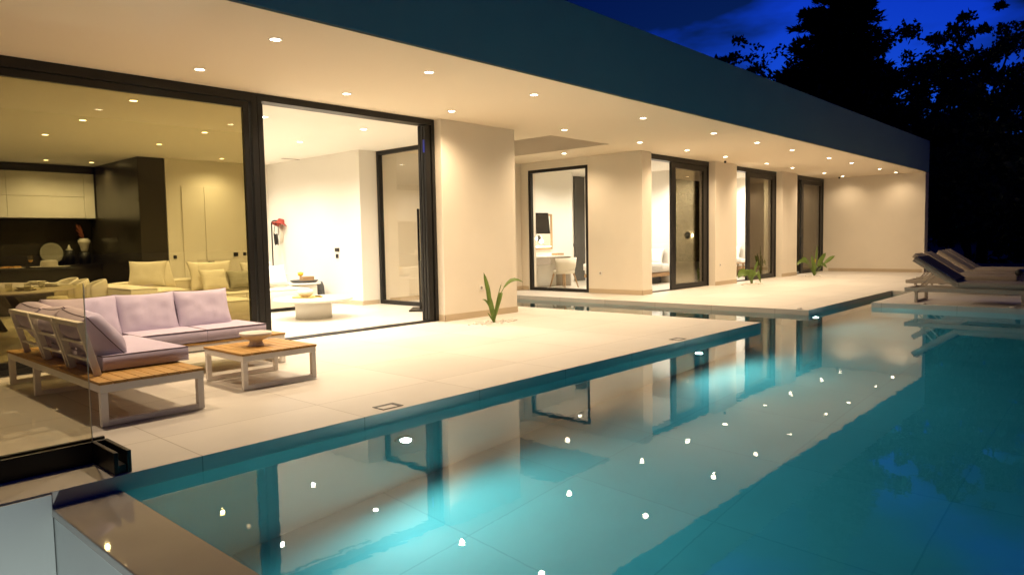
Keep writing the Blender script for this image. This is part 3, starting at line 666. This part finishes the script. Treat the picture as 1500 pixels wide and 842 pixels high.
# things on the back counter
lathe_thing('display_plate', [(0, 0), (.20, 0), (.24, .03), (.235, .035), (.19, .012), (0, .01)], (4.95, 18.92, 1.19), 'olive', 'large round grey plate standing against the black splashback', 'plate', M_=Rm('X', 82))
can = lathe_thing('canister', [(0, 0), (.10, 0), (.10, .32), (0, .33)], (5.27, 18.75, .926), 'black', 'black canister under the small white figurine on the back counter', 'canister')
can = lathe_thing('canister', [(0, 0), (.12, 0), (.12, .28), (0, .285)], (5.58, 18.72, .926), 'black', 'black canister under the white vase on the back counter', 'canister')
lathe_thing('figurine', [(0, 0), (.07, 0), (.07, .015), (.03, .03), (.035, .06), (.02, .085), (.024, .10), (0, .13)], (5.27, 18.75, 1.257), 'glazed', 'small white figurine on a black canister in the kitchen', 'figurine', 16)
vs_ = thing('vase', 'white vase with rust coloured dried flowers in the black kitchen', 'vase', (5.58, 18.72, 1.213))
MB().lathe([(0, 0), (.06, 0), (.075, .04), (.10, .16), (.13, .22), (.125, .27), (.09, .29), (.10, .31), (.085, .31), (.07, .29), (0, .28)], (5.58, 18.72, 1.213), 24).build('body', M['glazed'], vs_)
fl_ = MB()
for k in range(14):
    a = random.uniform(0, 6.28); r = random.uniform(.02, .12); h = random.uniform(.12, .36)
    fl_.tube([(5.58, 18.72, 1.50), (5.58 + r * .5 * math.cos(a) - .03, 18.72 + r * .5 * math.sin(a), 1.50 + h * .6), (5.58 + r * math.cos(a) - .07, 18.72 + r * math.sin(a), 1.50 + h)], [.004, .012, .003], 5)
fl_.build('flowers', M['rust'], vs_)
# dining table, places and chairs
dt = thing('dining_table', 'long dark oval dining table laid with plates behind the bronze glass', 'dining table', (2.3, 12.3, 0))
MB().lathe([(0, .735), (.98, .735), (1.0, .742), (1.0, .755), (.99, .76), (0, .76)], (2.3, 12.3, 0), 64, 1.08, 1.98).build('tabletop', M['taupeframe'], dt)
for s in (-1, 1):
    l_ = MB()
    for q in (-1, 1): l_.bar((2.3 + q * .12, 12.3 + s * .9, .734), (2.3 + q * .50, 12.3 + s * 1.1, 0), .09, .05, (0, 1, 0))
    l_.build('leg', M['black'], dt)
PP = [(2.55, 10.95, 'near the glass front'), (3.02, 11.7, 'at the right edge beside the chairs'), (3.08, 12.6, 'farthest along the right edge'), (1.9, 11.2, 'on the left half')]
for (x, y, lb) in PP:
    lathe_thing('plate', PLATE(.155, .02), (x, y, .762), 'glazed', f'pale dinner plate on the oval dining table {lb}', 'plate', group='plates on the dining table')
    lathe_thing('soup_plate', [(0, 0), (.07, 0), (.12, .035), (.118, .038), (.07, .008), (0, .008)], (x, y, .773), 'glazed', f'soup plate stacked on the dinner plate {lb}', 'plate', group='plates on the dining table')
for (x, y, lb) in ((2.50, 10.65, 'tumbler nearest the glass front on the dining table'), (2.78, 11.15, 'tumbler beside the plates on the dining table'), (2.33, 10.80, 'tumbler left of the other two on the dining table')):
    tag(MB().lathe([(0, .0), (.034, 0), (.040, .10), (.038, .10), (.032, .008), (0, .008)], (x, y, .762), 20).build('tumbler', M['drink']), lb, 'glass', 'tumblers on the dining table')
def chair_proto(m='cream'):
    t = thing('dining_chair', 'chair', 'chair', (0, 0, 0), 'dining chairs')
    vs = []; fs = []; n = 14
    for (rr, side) in ((.27, 0), (.215, 1)):
        for i in range(n + 1):
            a = math.radians(-95 + 190 * i / n); fade = 1 - .30 * abs(i / n * 2 - 1) ** 2.5
            for z in (.42, .60, .42 + .38 * fade): vs.append((rr * math.cos(a), rr * math.sin(a), z))
    k = (n + 1) * 3
    for i in range(n):
        for j in range(2):
            a = i * 3 + j; fs.append((a, a + 3, a + 4, a + 1)); fs.append((k + a, k + a + 1, k + a + 4, k + a + 3))
        a = i * 3; fs.append((a + 2, a + 5, k + a + 5, k + a + 2)); fs.append((a, k + a, k + a + 3, a + 3))
    for i in (0, n):
        for j in range(2): a = i * 3 + j; fs.append((a, a + 1, k + a + 1, k + a))
    b_ = MB().add(vs, fs, True); bo = b_.build('backrest', M[m], t); sm = bo.modifiers.new('sub', 'SUBSURF'); sm.levels = 1; sm.render_levels = 2
    MB().lathe([(0, .40), (.22, .40), (.24, .43), (.23, .47), (0, .48)], (0, 0, 0), 24).build('seat', M[m], t)
    for sx in (-1, 1):
        for sy in (-1, 1): MB().tube([(sx * .13, sy * .13, .40), (sx * .20, sy * .20, 0)], [.016, .010], 8).build('leg', M['black'], t)
    return t
cp = chair_proto()
for i, (x, y, r, lb) in enumerate(((3.80, 14.05, 10, 'cream barrel back dining chair farthest from the glass, left of the three'), (3.72, 13.25, -5, 'cream barrel back dining chair between two others at the oval table'), (3.83, 12.75, -8, 'cream barrel back dining chair nearest the indoor sofa'))):
    o = cp if i == 0 else copy_tree(cp); o.location = (x, y, 0); o.rotation_euler = (0, 0, math.radians(r)); o['label'] = lb
# indoor sofa
iso = thing('indoor_sofa', 'large cream corner sofa with loose pillows in the living room', 'sofa', (6, 13, 0))
def pad(x0, x1, y0, y1, z0, z1, name, m='cream', edge=.88):
    c = MB(); c.cushion(((x0 + x1) / 2, (y0 + y1) / 2, (z0 + z1) / 2), x1 - x0, y1 - y0, z1 - z0, None, edge=edge, pinch=.006, wr=.004, seed=x0); return piped(iso, c, name, m)
BX('base', M['dgrey'], iso, (4.15, 7.6, 12.6, 13.6, .001, .06), (4.15, 5.2, 11.7, 12.6, .001, .06))
pad(4.98, 6.35, 12.45, 13.35, .06, .44, 'seat'); pad(6.36, 7.72, 12.45, 13.35, .06, .44, 'seat'); pad(4.46, 4.97, 11.62, 13.35, .06, .62, 'seat')
pad(4.06, 4.45, 11.60, 13.7, .06, .68, 'armrest'); pad(4.46, 7.72, 13.36, 13.72, .06, .70, 'backrest')
for k, (x, y, z, w_, h_, tilt, yaw, m) in enumerate(((5.05, 13.12, .80, .62, .50, 72, 20, 'cream'), (4.72, 12.7, .84, .60, .46, 68, -35, 'cream'), (6.05, 13.2, .74, .85, .56, 74, 0, 'cream'), (6.0, 12.98, .66, .50, .42, 66, 4, 'cream'), (6.55, 12.98, .64, .55, .36, 66, -4, 'olive'), (6.98, 13.2, .72, .66, .50, 74, 0, 'cream'), (7.22, 12.98, .68, .50, .44, 66, -6, 'linen'))):
    c = MB(); c.cushion((x, y, z), w_, h_, .19, Rm('Z', yaw) @ Rm('X', tilt), edge=.12, pinch=.10, seed=50 + k, wr=.012)
    piped(iso, c, 'pillow', m)
ot = thing('ottoman', 'square cream ottoman in front of the corner sofa', 'ottoman', (5.3, 11.3, 0))
c = MB(); c.cushion((5.32, 11.3, .24), .86, 1.0, .38, None, edge=.9, pinch=.006, wr=.004); piped(ot, c, 'pad', 'cream'); BX('base', M['dgrey'], ot, (4.95, 5.69, 10.88, 11.72, .001, .05))
rt_ = thing('round_table', 'low round white coffee table on a drum base in the living room', 'coffee table', (6.8, 10.92, 0))
MB().lathe([(0, .0), (.31, 0), (.31, .30), (0, .30)], (6.8, 10.92, .001), 48).build('base', M['whitepl'], rt_)
MB().lathe([(0, .302), (.60, .302), (.665, .315), (.68, .335), (.665, .355), (.64, .36), (0, .36)], (6.8, 10.92, .001), 64).build('tabletop', M['whitepl'], rt_)
lathe_thing('tray', [(0, 0), (.26, 0), (.27, .02), (.26, .024), (.24, .008), (0, .008)], (6.72, 10.98, .362), 'straw', 'round rattan tray on the white coffee table', 'tray', 40)
lathe_thing('bowl', [(0, 0), (.06, 0), (.13, .05), (.145, .09), (.12, .13), (.11, .13), (.12, .09), (.05, .02), (0, .02)], (6.70, 11.0, .372), 'glazed', 'round white bowl on the rattan tray indoors', 'bowl', 32)
tag(MB().box(6.88, 6.98, 10.95, 10.99, .372, .39).build('remote_control', M['black'], None, .004), 'small black remote control on the rattan tray', 'remote control')
sd = thing('side_table', 'tiered round side table with books beside the indoor sofa', 'side table', (8.02, 13.2, 0))
MB().lathe([(0, 0), (.24, 0), (.26, .02), (.26, .42), (.24, .45), (0, .45)], (8.02, 13.2, .001), 40).build('body', M['whitepl'], sd)
MB().lathe([(0, .46), (.33, .46), (.34, .475), (.33, .49), (0, .49)], (8.02, 13.2, 0), 40).build('tabletop', M['whitepl'], sd)
MB().lathe([(0, .495), (.25, .50), (.29, .54), (.28, .545), (.2, .515), (0, .51)], (8.02, 13.2, 0), 40).build('tray', M['dgrey'], sd)
bb = tag(MB().box(7.94, 8.2, 13.1, 13.25, .53, .62).build('box', M['oak'], None, .004), 'small wooden box on the tiered side table', 'box')
tag(MB().lathe([(0, 0), (.05, .02), (.06, .08), (0, .10)], (7.95, 13.22, .622), 12).build('flower', M['yellow']), 'small yellow flower on the side table', 'flower')
cr_ = thing('coat_rack', 'thin black coat rack behind the indoor sofa', 'coat rack', (8.6, 15.4, 0))
MB().tube([(8.55, 15.4, 0), (8.55, 15.4, 1.80), (8.57, 15.4, 1.84), (8.62, 15.4, 1.86), (8.75, 15.4, 1.86)], .016, 8).build('pole', M['black'], cr_)
MB().lathe([(0, 0), (.2, 0), (.2, .015), (0, .02)], (8.55, 15.4, 0), 24).build('base', M['black'], cr_)
hb = thing('hat', 'red wide brimmed hat hanging on the coat rack', 'hat', (8.72, 15.3, 1.75))
MB().lathe([(0, .12), (.08, .11), (.10, .03), (.20, -.03), (.205, -.04), (.10, .015), (0, .10)], (8.72, 15.3, 1.78), 24, M=Rm('Y', 22)).build('felt', M['red'], hb)
bg_ = MB(); bg_.cushion((8.60, 15.3, 1.42), .17, .28, .08, Rm('Z', 40) @ Rm('X', 85), edge=.2, pinch=.15, n=8); bg_.tube([(8.54, 15.3, 1.52), (8.56, 15.28, 1.72), (8.60, 15.3, 1.80), (8.66, 15.3, 1.70), (8.66, 15.3, 1.52)], .008, 6)
tag(bg_.build('handbag', M['black']), 'small black handbag hanging on the coat rack', 'bag')
sc_ = MB()
for k in range(5):
    x = 8.70 + k * .035; sc_.tube([(x, 15.3, 1.76), (x + .01, 15.28, 1.55), (x - .005 * k, 15.3, 1.30 + .03 * k)], [.012, .02, .016], 6)
tag(sc_.build('scarf', M['cream']), 'pale scarf hanging below the red hat', 'scarf')
bk = thing('backpack', 'black backpack standing on the floor by the inner pier', 'backpack', (8.55, 13.45, 0))
c = MB(); c.cushion((8.52, 13.5, .24), .34, .46, .24, Rm('Z', 30) @ Rm('X', 84), edge=.45, pinch=.1, n=10); c.build('body', M['dgrey'], bk)
c = MB(); c.cushion((8.46, 13.36, .16), .26, .24, .12, Rm('Z', 30) @ Rm('X', 84), edge=.4, pinch=.1, n=8); c.build('pocket', M['black'], bk)
tv = thing('television', 'large black television seen edge on beside the inner window', 'television', (8.6, 10.2, 0))
dv = V((.647, .762, 0)).normalized(); 
a_ = V((8.42, 9.95, 0)); Rz = Matrix.Rotation(math.atan2(dv.y, dv.x) - math.radians(6), 4, 'Z'); Rz.translation = a_
MB().box(0, 1.05, -.02, .02, .96, 1.90, Rz).build('panel', M['screen'], tv, .006)
MB().box(.4, .62, .03, .06, .0, 1.4, Rz).box(.2, .85, -.18, .24, .0, .03, Rz).build('stand', M['black'], tv, .004)

# ------------------------------------------------------------------ bedrooms
def bed(x1, y0, y1, label, L_=2.0):
    t = thing('bed', label, 'bed', (x1 - L_ / 2, (y0 + y1) / 2, 0), 'bedroom beds')
    BX('frame', M['oak'], t, (x1 - L_, x1 - .06, y0, y1, .20, .30), bevel=.004)
    BX('plinth', M['dgrey'], t, (x1 - L_ + .25, x1 - .2, y0 + .2, y1 - .2, .001, .2))
    c = MB(); c.cushion((x1 - L_ / 2 - .03, (y0 + y1) / 2, .43), L_ - .06, y1 - y0 - .04, .26, None, edge=.85, pinch=.004, wr=.004); c.build('mattress', M['linen'], t)
    c = MB(); c.cushion((x1 - L_ / 2 - .25, (y0 + y1) / 2, .50), L_ - .5, y1 - y0 + .06, .22, None, edge=.8, pinch=.004, wr=.02); c.build('duvet', M['linen'], t)
    for q in (0, 1):
        c = MB(); c.cushion((x1 - .22, y0 + (y1 - y0) * (.27 + .46 * q), .76), .66, .46, .18, Rm('Z', -90) @ Rm('X', 66), edge=.15, pinch=.1, wr=.01, seed=q + 3); c.build('pillow', M['linen'], t)
    BX('headboard', M['whitepl'], t, (x1 - .06, x1, y0 - .75, y1 + .5, .001, 1.10), bevel=.004)
def wall_lamp(x, y, z, label, e=6):
    t = thing('wall_lamp', label, 'wall lamp', (x, y, z), 'bedside wall lamps')
    R = Matrix.Rotation(-PI / 2, 3, 'Y')
    MB().lathe([(0, .02), (.10, .02), (.105, .03), (.0, .035)], (x, y, z), 24, M=R).build('shade', M['dgrey'], t)
    MB().lathe([(.0, .0), (.085, .0), (.085, .018), (.0, .019)], (x, y, z), 24, M=R).build('bulb', M['glow'], t)
    lamp('lamp', 'POINT', (x - .012, y - .13, z), 5, WARMIN, t, size=.03)
bed(18.11, 10.3, 11.9, 'white bed with a wooden frame in the first bedroom'); wall_lamp(18.11, 9.74, 1.34, 'round glowing wall lamp beside the bed in the first bedroom')
bed(22.59, 10.0, 11.7, 'white bed in the second bedroom'); wall_lamp(22.59, 9.78, 1.36, 'glowing wall lamp in the second bedroom')
st = thing('bedside_stool', 'small wooden stool beside the bed in the second bedroom', 'stool', (21.6, 9.75, 0))
MB().lathe([(0, .42), (.17, .42), (.17, .45), (0, .45)], (21.6, 9.75, 0), 20).build('seat', M['oak'], st)
for k in range(3): MB().tube([(21.6 + .1 * math.cos(k * 2.1), 9.75 + .1 * math.sin(k * 2.1), .42), (21.6 + .15 * math.cos(k * 2.1), 9.75 + .15 * math.sin(k * 2.1), 0)], .018, 8).build('leg', M['oak'], st)
wd = thing('wardrobe', 'tall oak cabinet just inside the third bedroom door', 'cabinet', (25.8, 9.6, 0))
BX('body', M['oak'], wd, (25.45, 26.05, 9.15, 10.3, .5, 1.95), bevel=.004); BX('plinth', M['dgrey'], wd, (25.5, 26.05, 9.2, 10.25, .001, .5)); 
BX('handle', M['black'], wd, (25.42, 25.44, 9.3, 9.33, .95, 1.35))
dk = thing('desk', 'pale desk with a drawer under the bedroom mirror', 'desk', (14.8, 12.2, 0))
BX('tabletop', M['whitepl'], dk, (14.12, 15.62, 11.98, 12.49, .82, .86), bevel=.003); BX('drawer', M['taupe'], dk, (14.16, 14.75, 11.99, 12.48, .62, .815), bevel=.003); BX('side_panel', M['taupeframe'], dk, (14.12, 14.155, 11.985, 12.49, .001, .818)); BX('back_panel', M['whitepl'], dk, (14.16, 15.5, 12.44, 12.48, .02, .60)); BX('side_panel', M['taupeframe'], dk, (15.58, 15.615, 11.985, 12.49, .001, .818))
tag(MB().box(15.15, 15.45, 12.1, 12.3, .862, .92).build('box', M['oak'], None, .004), 'small wooden box on the bedroom desk', 'box')
mr = thing('mirror', 'rectangular oak framed mirror on the wall above the bedroom desk', 'mirror', (14.9, 12.48, 1.05))
b_ = MB(); frame_rect(b_, 'y', 14.45, 15.40, 1.03, 2.0, .05, 12.455, 12.497); b_.build('frame', M['oak'], mr)
mg = bpy.data.materials.new('mirror_glass'); mg.use_nodes = True; mg.node_tree.nodes['Principled BSDF'].inputs['Metallic'].default_value = 1; mg.node_tree.nodes['Principled BSDF'].inputs['Roughness'].default_value = .03; mg.node_tree.nodes['Principled BSDF'].inputs['Base Color'].default_value = (.85, .84, .8, 1)
BX('glass', mg, mr, (14.5, 15.35, 12.475, 12.485, 1.08, 1.95))
lamp('lamp', 'POINT', (15.05, 12.38, 1.25), 7, WARMIN, mr, size=.05)
BX('light_strip', M['glow'], mr, (14.7, 15.3, 12.44, 12.454, 1.09, 1.12))
t2v = thing('television', 'tilted wall television hanging in front of the bedroom mirror', 'television', (14.8, 12.3, 1.5))
Rz = Matrix.Rotation(math.radians(-12), 4, 'Z') @ Matrix.Rotation(math.radians(-8), 4, 'X'); Rz.translation = V((14.85, 12.25, 1.72))
MB().box(-.36, .12, -.02, .02, -.27, .30, Rz).build('panel', M['screen'], t2v, .006); MB().bar((14.5, 12.3, 1.7), (14.5, 12.47, 1.7), .05, .05).bar((14.5, 12.3, 1.45), (14.5, 12.47, 1.45), .04, .04).build('bracket', M['black'], t2v)
BX('wardrobe_panel', M['dgrey'], villa, (17.35, 17.85, 13.14, 13.195, .01, 3.2))
BX('switch_plate', M['black'], villa, (16.4, 16.5, 12.488, 12.499, 1.07, 1.17))
ac = thing('desk_chair', 'pale upholstered chair with tapered wooden legs at the bedroom desk', 'chair', (14.95, 11.65, 0))
vs = []; fs = []; n = 12
for rr in (.36, .30):
    for i in range(n + 1):
        a = math.radians(180 + 180 * i / n)
        for z, s in ((.40, .86), (.60, 1.0), (.80, 1.06)): vs.append((14.95 + rr * s * math.cos(a) * 1.0, 11.72 + rr * s * math.sin(a) * .85, z))
k = (n + 1) * 3
for i in range(n):
    for j in range(2):
        a = i * 3 + j; fs.append((a, a + 3, a + 4, a + 1)); fs.append((k + a, k + a + 1, k + a + 4, k + a + 3))
    a = i * 3; fs.append((a + 2, a + 5, k + a + 5, k + a + 2)); fs.append((a, k + a, k + a + 3, a + 3))
for i in (0, n):
    for j in range(2): a = i * 3 + j; fs.append((a, a + 1, k + a + 1, k + a))
MB().add(vs, fs, True).build('backrest', M['cream'], ac); MB().lathe([(0, .38), (.28, .38), (.30, .42), (.28, .47), (0, .48)], (14.95, 11.72, 0), 24).build('seat', M['cream'], ac)
for sx in (-1, 1):
    for sy in (-1, 1): MB().tube([(14.95 + sx * .20, 11.72 + sy * .18, .38), (14.95 + sx * .29, 11.72 + sy * .26, 0)], [.026, .015], 8).build('leg', M['oak'], ac)
def curtain(x0, x1, y, label):
    b_ = MB(); n = 48; pts = []
    for i in range(n + 1):
        x = x0 + (x1 - x0) * i / n; pts.append((x, y + .035 * math.sin(i * 1.35) + .01 * math.sin(i * .5)))
    vs = [(px, py, .02) for px, py in pts] + [(px, py, 3.18) for px, py in pts] + [(px, py + .004, .02) for px, py in pts] + [(px, py + .004, 3.18) for px, py in pts]
    m = n + 1; fs = []
    for i in range(n): fs += [(i, i + 1, m + i + 1, m + i), (2 * m + i, 3 * m + i, 3 * m + i + 1, 2 * m + i + 1)]
    b_.add(vs, fs, True); tag(b_.build('curtain', M['curtain']), label, 'curtain', 'bedroom curtains')
curtain(17.32, 17.7, 9.12, 'grey curtain drawn aside behind the first bedroom door panel')
curtain(20.6, 21.8, 9.12, 'grey curtain drawn aside behind the second bedroom door panel')
curtain(24.3, 26.0, 9.08, 'grey curtain drawn aside behind the third bedroom door panel')

# ------------------------------------------------------------------ trees
def quadleaf(vs, fs, p, d, u, l, w):
    s = d.cross(u)
    if s.length < .05: s = d.cross(V((1, 0, 0)))
    s.normalize(); n = len(vs)
    vs += [p, p + d * l * .45 + s * w, p + d * l, p + d * l * .45 - s * w]; fs.append((n, n + 1, n + 2, n + 3))
def rv(r): return V((r.gauss(0, 1), r.gauss(0, 1), r.gauss(0, 1))).normalized()
def conifer(loc, H, R0, label, seed, group='garden trees behind the house'):
    r = random.Random(seed); x, y, z = loc
    t = thing('conifer_tree', label, 'tree', loc, group)
    tr = MB(); tr.tube([(x, y, z), (x + .05, y, z + H * .5), (x, y, z + H)], [H * .022, H * .012, .01], 8)
    vs, fs = [], []
    h = H * .06
    while h < H * .985:
        f = (h / H); Lb = R0 * (1 - f) ** .82 + .12
        nb = 11 if f < .8 else 7
        for k in range(nb):
            a = r.uniform(0, 2 * PI); L1 = Lb * r.uniform(.55, 1.12); rise = r.uniform(.02, .30)
            d = V((math.cos(a), math.sin(a), 0)); p0 = V((x, y, z + h))
            pts = [p0, p0 + d * L1 * .5 + V((0, 0, rise * L1 * .15)), p0 + d * L1 + V((0, 0, rise * L1 * .55))]
            tr.tube(pts, [.035 * (1 - f) + .008, .02 * (1 - f) + .005, .004], 4, False)
            m = int(12 + L1 * 16)
            for q in range(m * 3):
                s = r.random() ** .7; pp = pts[0] * (1 - s) ** 2 + pts[1] * 2 * s * (1 - s) + pts[2] * s * s
                dd = (d * r.uniform(.3, 1.2) + rv(r) * .6 + V((0, 0, .15))).normalized()
                pp = pp + rv(r) * .12 * L1 * (1 - s * .7) * .6
                quadleaf(vs, fs, pp, dd, V((0, 0, 1)), r.uniform(.28, .6) * (.6 + .4 * (1 - f)), r.uniform(.07, .13))
        h += H * .017
    tr.build('trunk', M['bark'], t); MB().add(vs, fs).build('crown', M['needle'], t)
def broadleaf(loc, H, R0, label, seed, n_leaf=9000, trunk=.35, dens=1.0, group='garden trees behind the house', sparse=.6, lsz=.2):
    r = random.Random(seed); x, y, z = loc
    t = thing('broadleaf_tree', label, 'tree', loc, group)
    tr = MB(); tips = []
    def limb(p, d, L1, rad, lev):
        q = p + d * L1; mid = p + d * L1 * .5 + rv(r) * L1 * .08
        tr.tube([p, mid, q], [rad, rad * .82, rad * .62], 6 if lev < 2 else 4, lev > 2)
        if lev >= 3: tips.append((q, d)); tips.append((mid, d)); return
        for k in range(r.choice((2, 3, 3)) if lev else 5):
            nd = (d * (.75 if lev else .65) + rv(r) * .85 + V((0, 0, .12 if lev else .1))).normalized()
            limb(q if k % 2 == 0 else mid, nd, L1 * r.uniform(.58, .82), rad * .55, lev + 1)
    limb(V((x, y, z)), V((r.uniform(-.05, .05), r.uniform(-.05, .05), 1)).normalized(), H * trunk, H * .022, 0)
    cz = z + H * (trunk + (1 - trunk) * .45)
    for k in range(int(90 * dens)):                                  # outer clump centres keep the outline uneven
        v = rv(r); rr = r.uniform(.25, .92)
        p = V((x + v.x * R0 * rr, y + v.y * R0 * rr, cz + v.z * H * (1 - trunk) * .52 * rr)); tips.append((p, v))
    keep = [tp for tp in tips if r.random() < .5 + dens * .4]
    vs, fs = [], []
    per = max(4, n_leaf // max(1, len(keep)))
    for (p, d) in keep:
        cr = r.uniform(.25, .75) * R0 * .24; m = int(per * r.uniform(.4, 1.6))
        for q in range(m):
            o = rv(r) * cr * r.random() ** .5; o.z *= .6
            quadleaf(vs, fs, p + o, rv(r), rv(r), r.uniform(.7, 1.4) * lsz, lsz * r.uniform(.28, .42))
    tr.build('trunk', M['bark'], t); MB().add(vs, fs).build('crown', M['leafb'], t)
conifer((35, 11.25, -.16), 15.2, 4.9, 'tall dark conifer rising above the far end of the roof', 3)
broadleaf((33.0, 15.4, -.16), 12.3, 3.0, 'small dark tree top left of the tall conifer above the roofline', 5, 9000, dens=1.6)
broadleaf((36.5, 8.6, -.16), 11.4, 3.4, 'loose dark broadleaf tree just right of the tall conifer', 11, 16000, dens=1.6)
broadleaf((38.5, 5.9, -.16), 12.2, 3.3, 'open crowned dark tree with blue sky showing through its leaves', 12, 15000, dens=1.3)
broadleaf((41, 3.0, -.16), 11, 3.6, 'dark broadleaf tree at the right end of the tree line', 17, 16000, dens=1.6)
broadleaf((36.0, 6.0, -.16), 8.2, 2.9, 'dense round dark tree above the sun loungers', 23, 22000, trunk=.14, dens=2.2, lsz=.24)
for i, (x, y, h, lb) in enumerate(((36.2, 9.6, 4.8, 'dark garden shrub against the end of the house'), (36.6, 3.6, 4.6, 'dark garden shrub right of the round dark tree'), (37.0, .8, 4.2, 'dark garden shrub at the right end behind the loungers'), (37.5, -2.2, 4.2, 'dark garden shrub outside the photo beyond the loungers'))):
    r = random.Random(40 + i); t = thing('shrub', lb, 'shrub', (x, y, -.16), 'dark shrubs along the garden edge'); vs, fs = [], []; tr = MB()
    for k in range(7): tr.tube([(x, y, -.16), (x + r.uniform(-.8, .8), y + r.uniform(-.8, .8), h * .4), (x + r.uniform(-1.3, 1.3), y + r.uniform(-1.3, 1.3), h * .8)], [.06, .04, .015], 5)
    for k in range(9000):
        v = rv(r) * r.random() ** .4; p = V((x + v.x * 1.5, y + v.y * 1.9, h * .48 + v.z * h * .52)) ; p += V((noise.noise(p * .9), noise.noise(p * .9 + V((5, 0, 0))), noise.noise(p * .9 + V((0, 7, 0))))) * .6
        if p.z < -.1: continue
        quadleaf(vs, fs, p, rv(r), rv(r), r.uniform(.16, .32), r.uniform(.06, .1))
    tr.build('stem', M['bark'], t); MB().add(vs, fs).build('foliage', M['leafb'], t)
hl = MB(); vs = []; fs = []; nx, ny = 30, 12
for j in range(ny + 1):
    for i in range(nx + 1):
        a = math.radians(-40 + 70 * i / nx); d = 90 + 110 * j / ny
        hh = 30 * math.sin(min(1, j / ny * 1.1) * PI / 2) * (.7 + .45 * noise.noise(V((i * .22, j * .3, 4)))) - 2
        vs.append((d * math.cos(a), d * math.sin(a), hh))
for j in range(ny):
    for i in range(nx): a = j * (nx + 1) + i; fs.append((a, a + 1, a + nx + 2, a + nx + 1))
tag(MB().add(vs, fs, True).build('hill', M['hill']), kind='structure')

# ------------------------------------------------------------------ camera and render settings
cam = bpy.data.cameras.new('camera'); co = bpy.data.objects.new('camera', cam); COL.objects.link(co)
yaw, pit, rol = .7386, -.0669, -.0185
fw = V((math.cos(pit) * math.cos(yaw), math.cos(pit) * math.sin(yaw), math.sin(pit)))
rt0 = V((math.sin(yaw), -math.cos(yaw), 0)); up0 = rt0.cross(fw)
rt1 = rt0 * math.cos(rol) + up0 * math.sin(rol); up1 = -rt0 * math.sin(rol) + up0 * math.cos(rol)
mw = Matrix((rt1, up1, -fw)).transposed().to_4x4(); mw.translation = V((0, 0, 1.30)); co.matrix_world = mw
cam.sensor_fit = 'HORIZONTAL'; cam.sensor_width = 36; cam.lens = 36 * 1034.687 / 1500; cam.clip_start = .05; cam.clip_end = 2000
SC.camera = co
vs_ = SC.view_settings; vs_.view_transform = 'Standard'; vs_.look = 'None'; vs_.exposure = .08; vs_.gamma = 1; vs_.use_curve_mapping = False
cy = SC.cycles
cy.use_denoising = True; cy.max_bounces = 14; cy.diffuse_bounces = 5; cy.glossy_bounces = 6; cy.transmission_bounces = 8; cy.transparent_max_bounces = 16
cy.sample_clamp_indirect = 6; cy.blur_glossy = .6; cy.use_light_tree = True
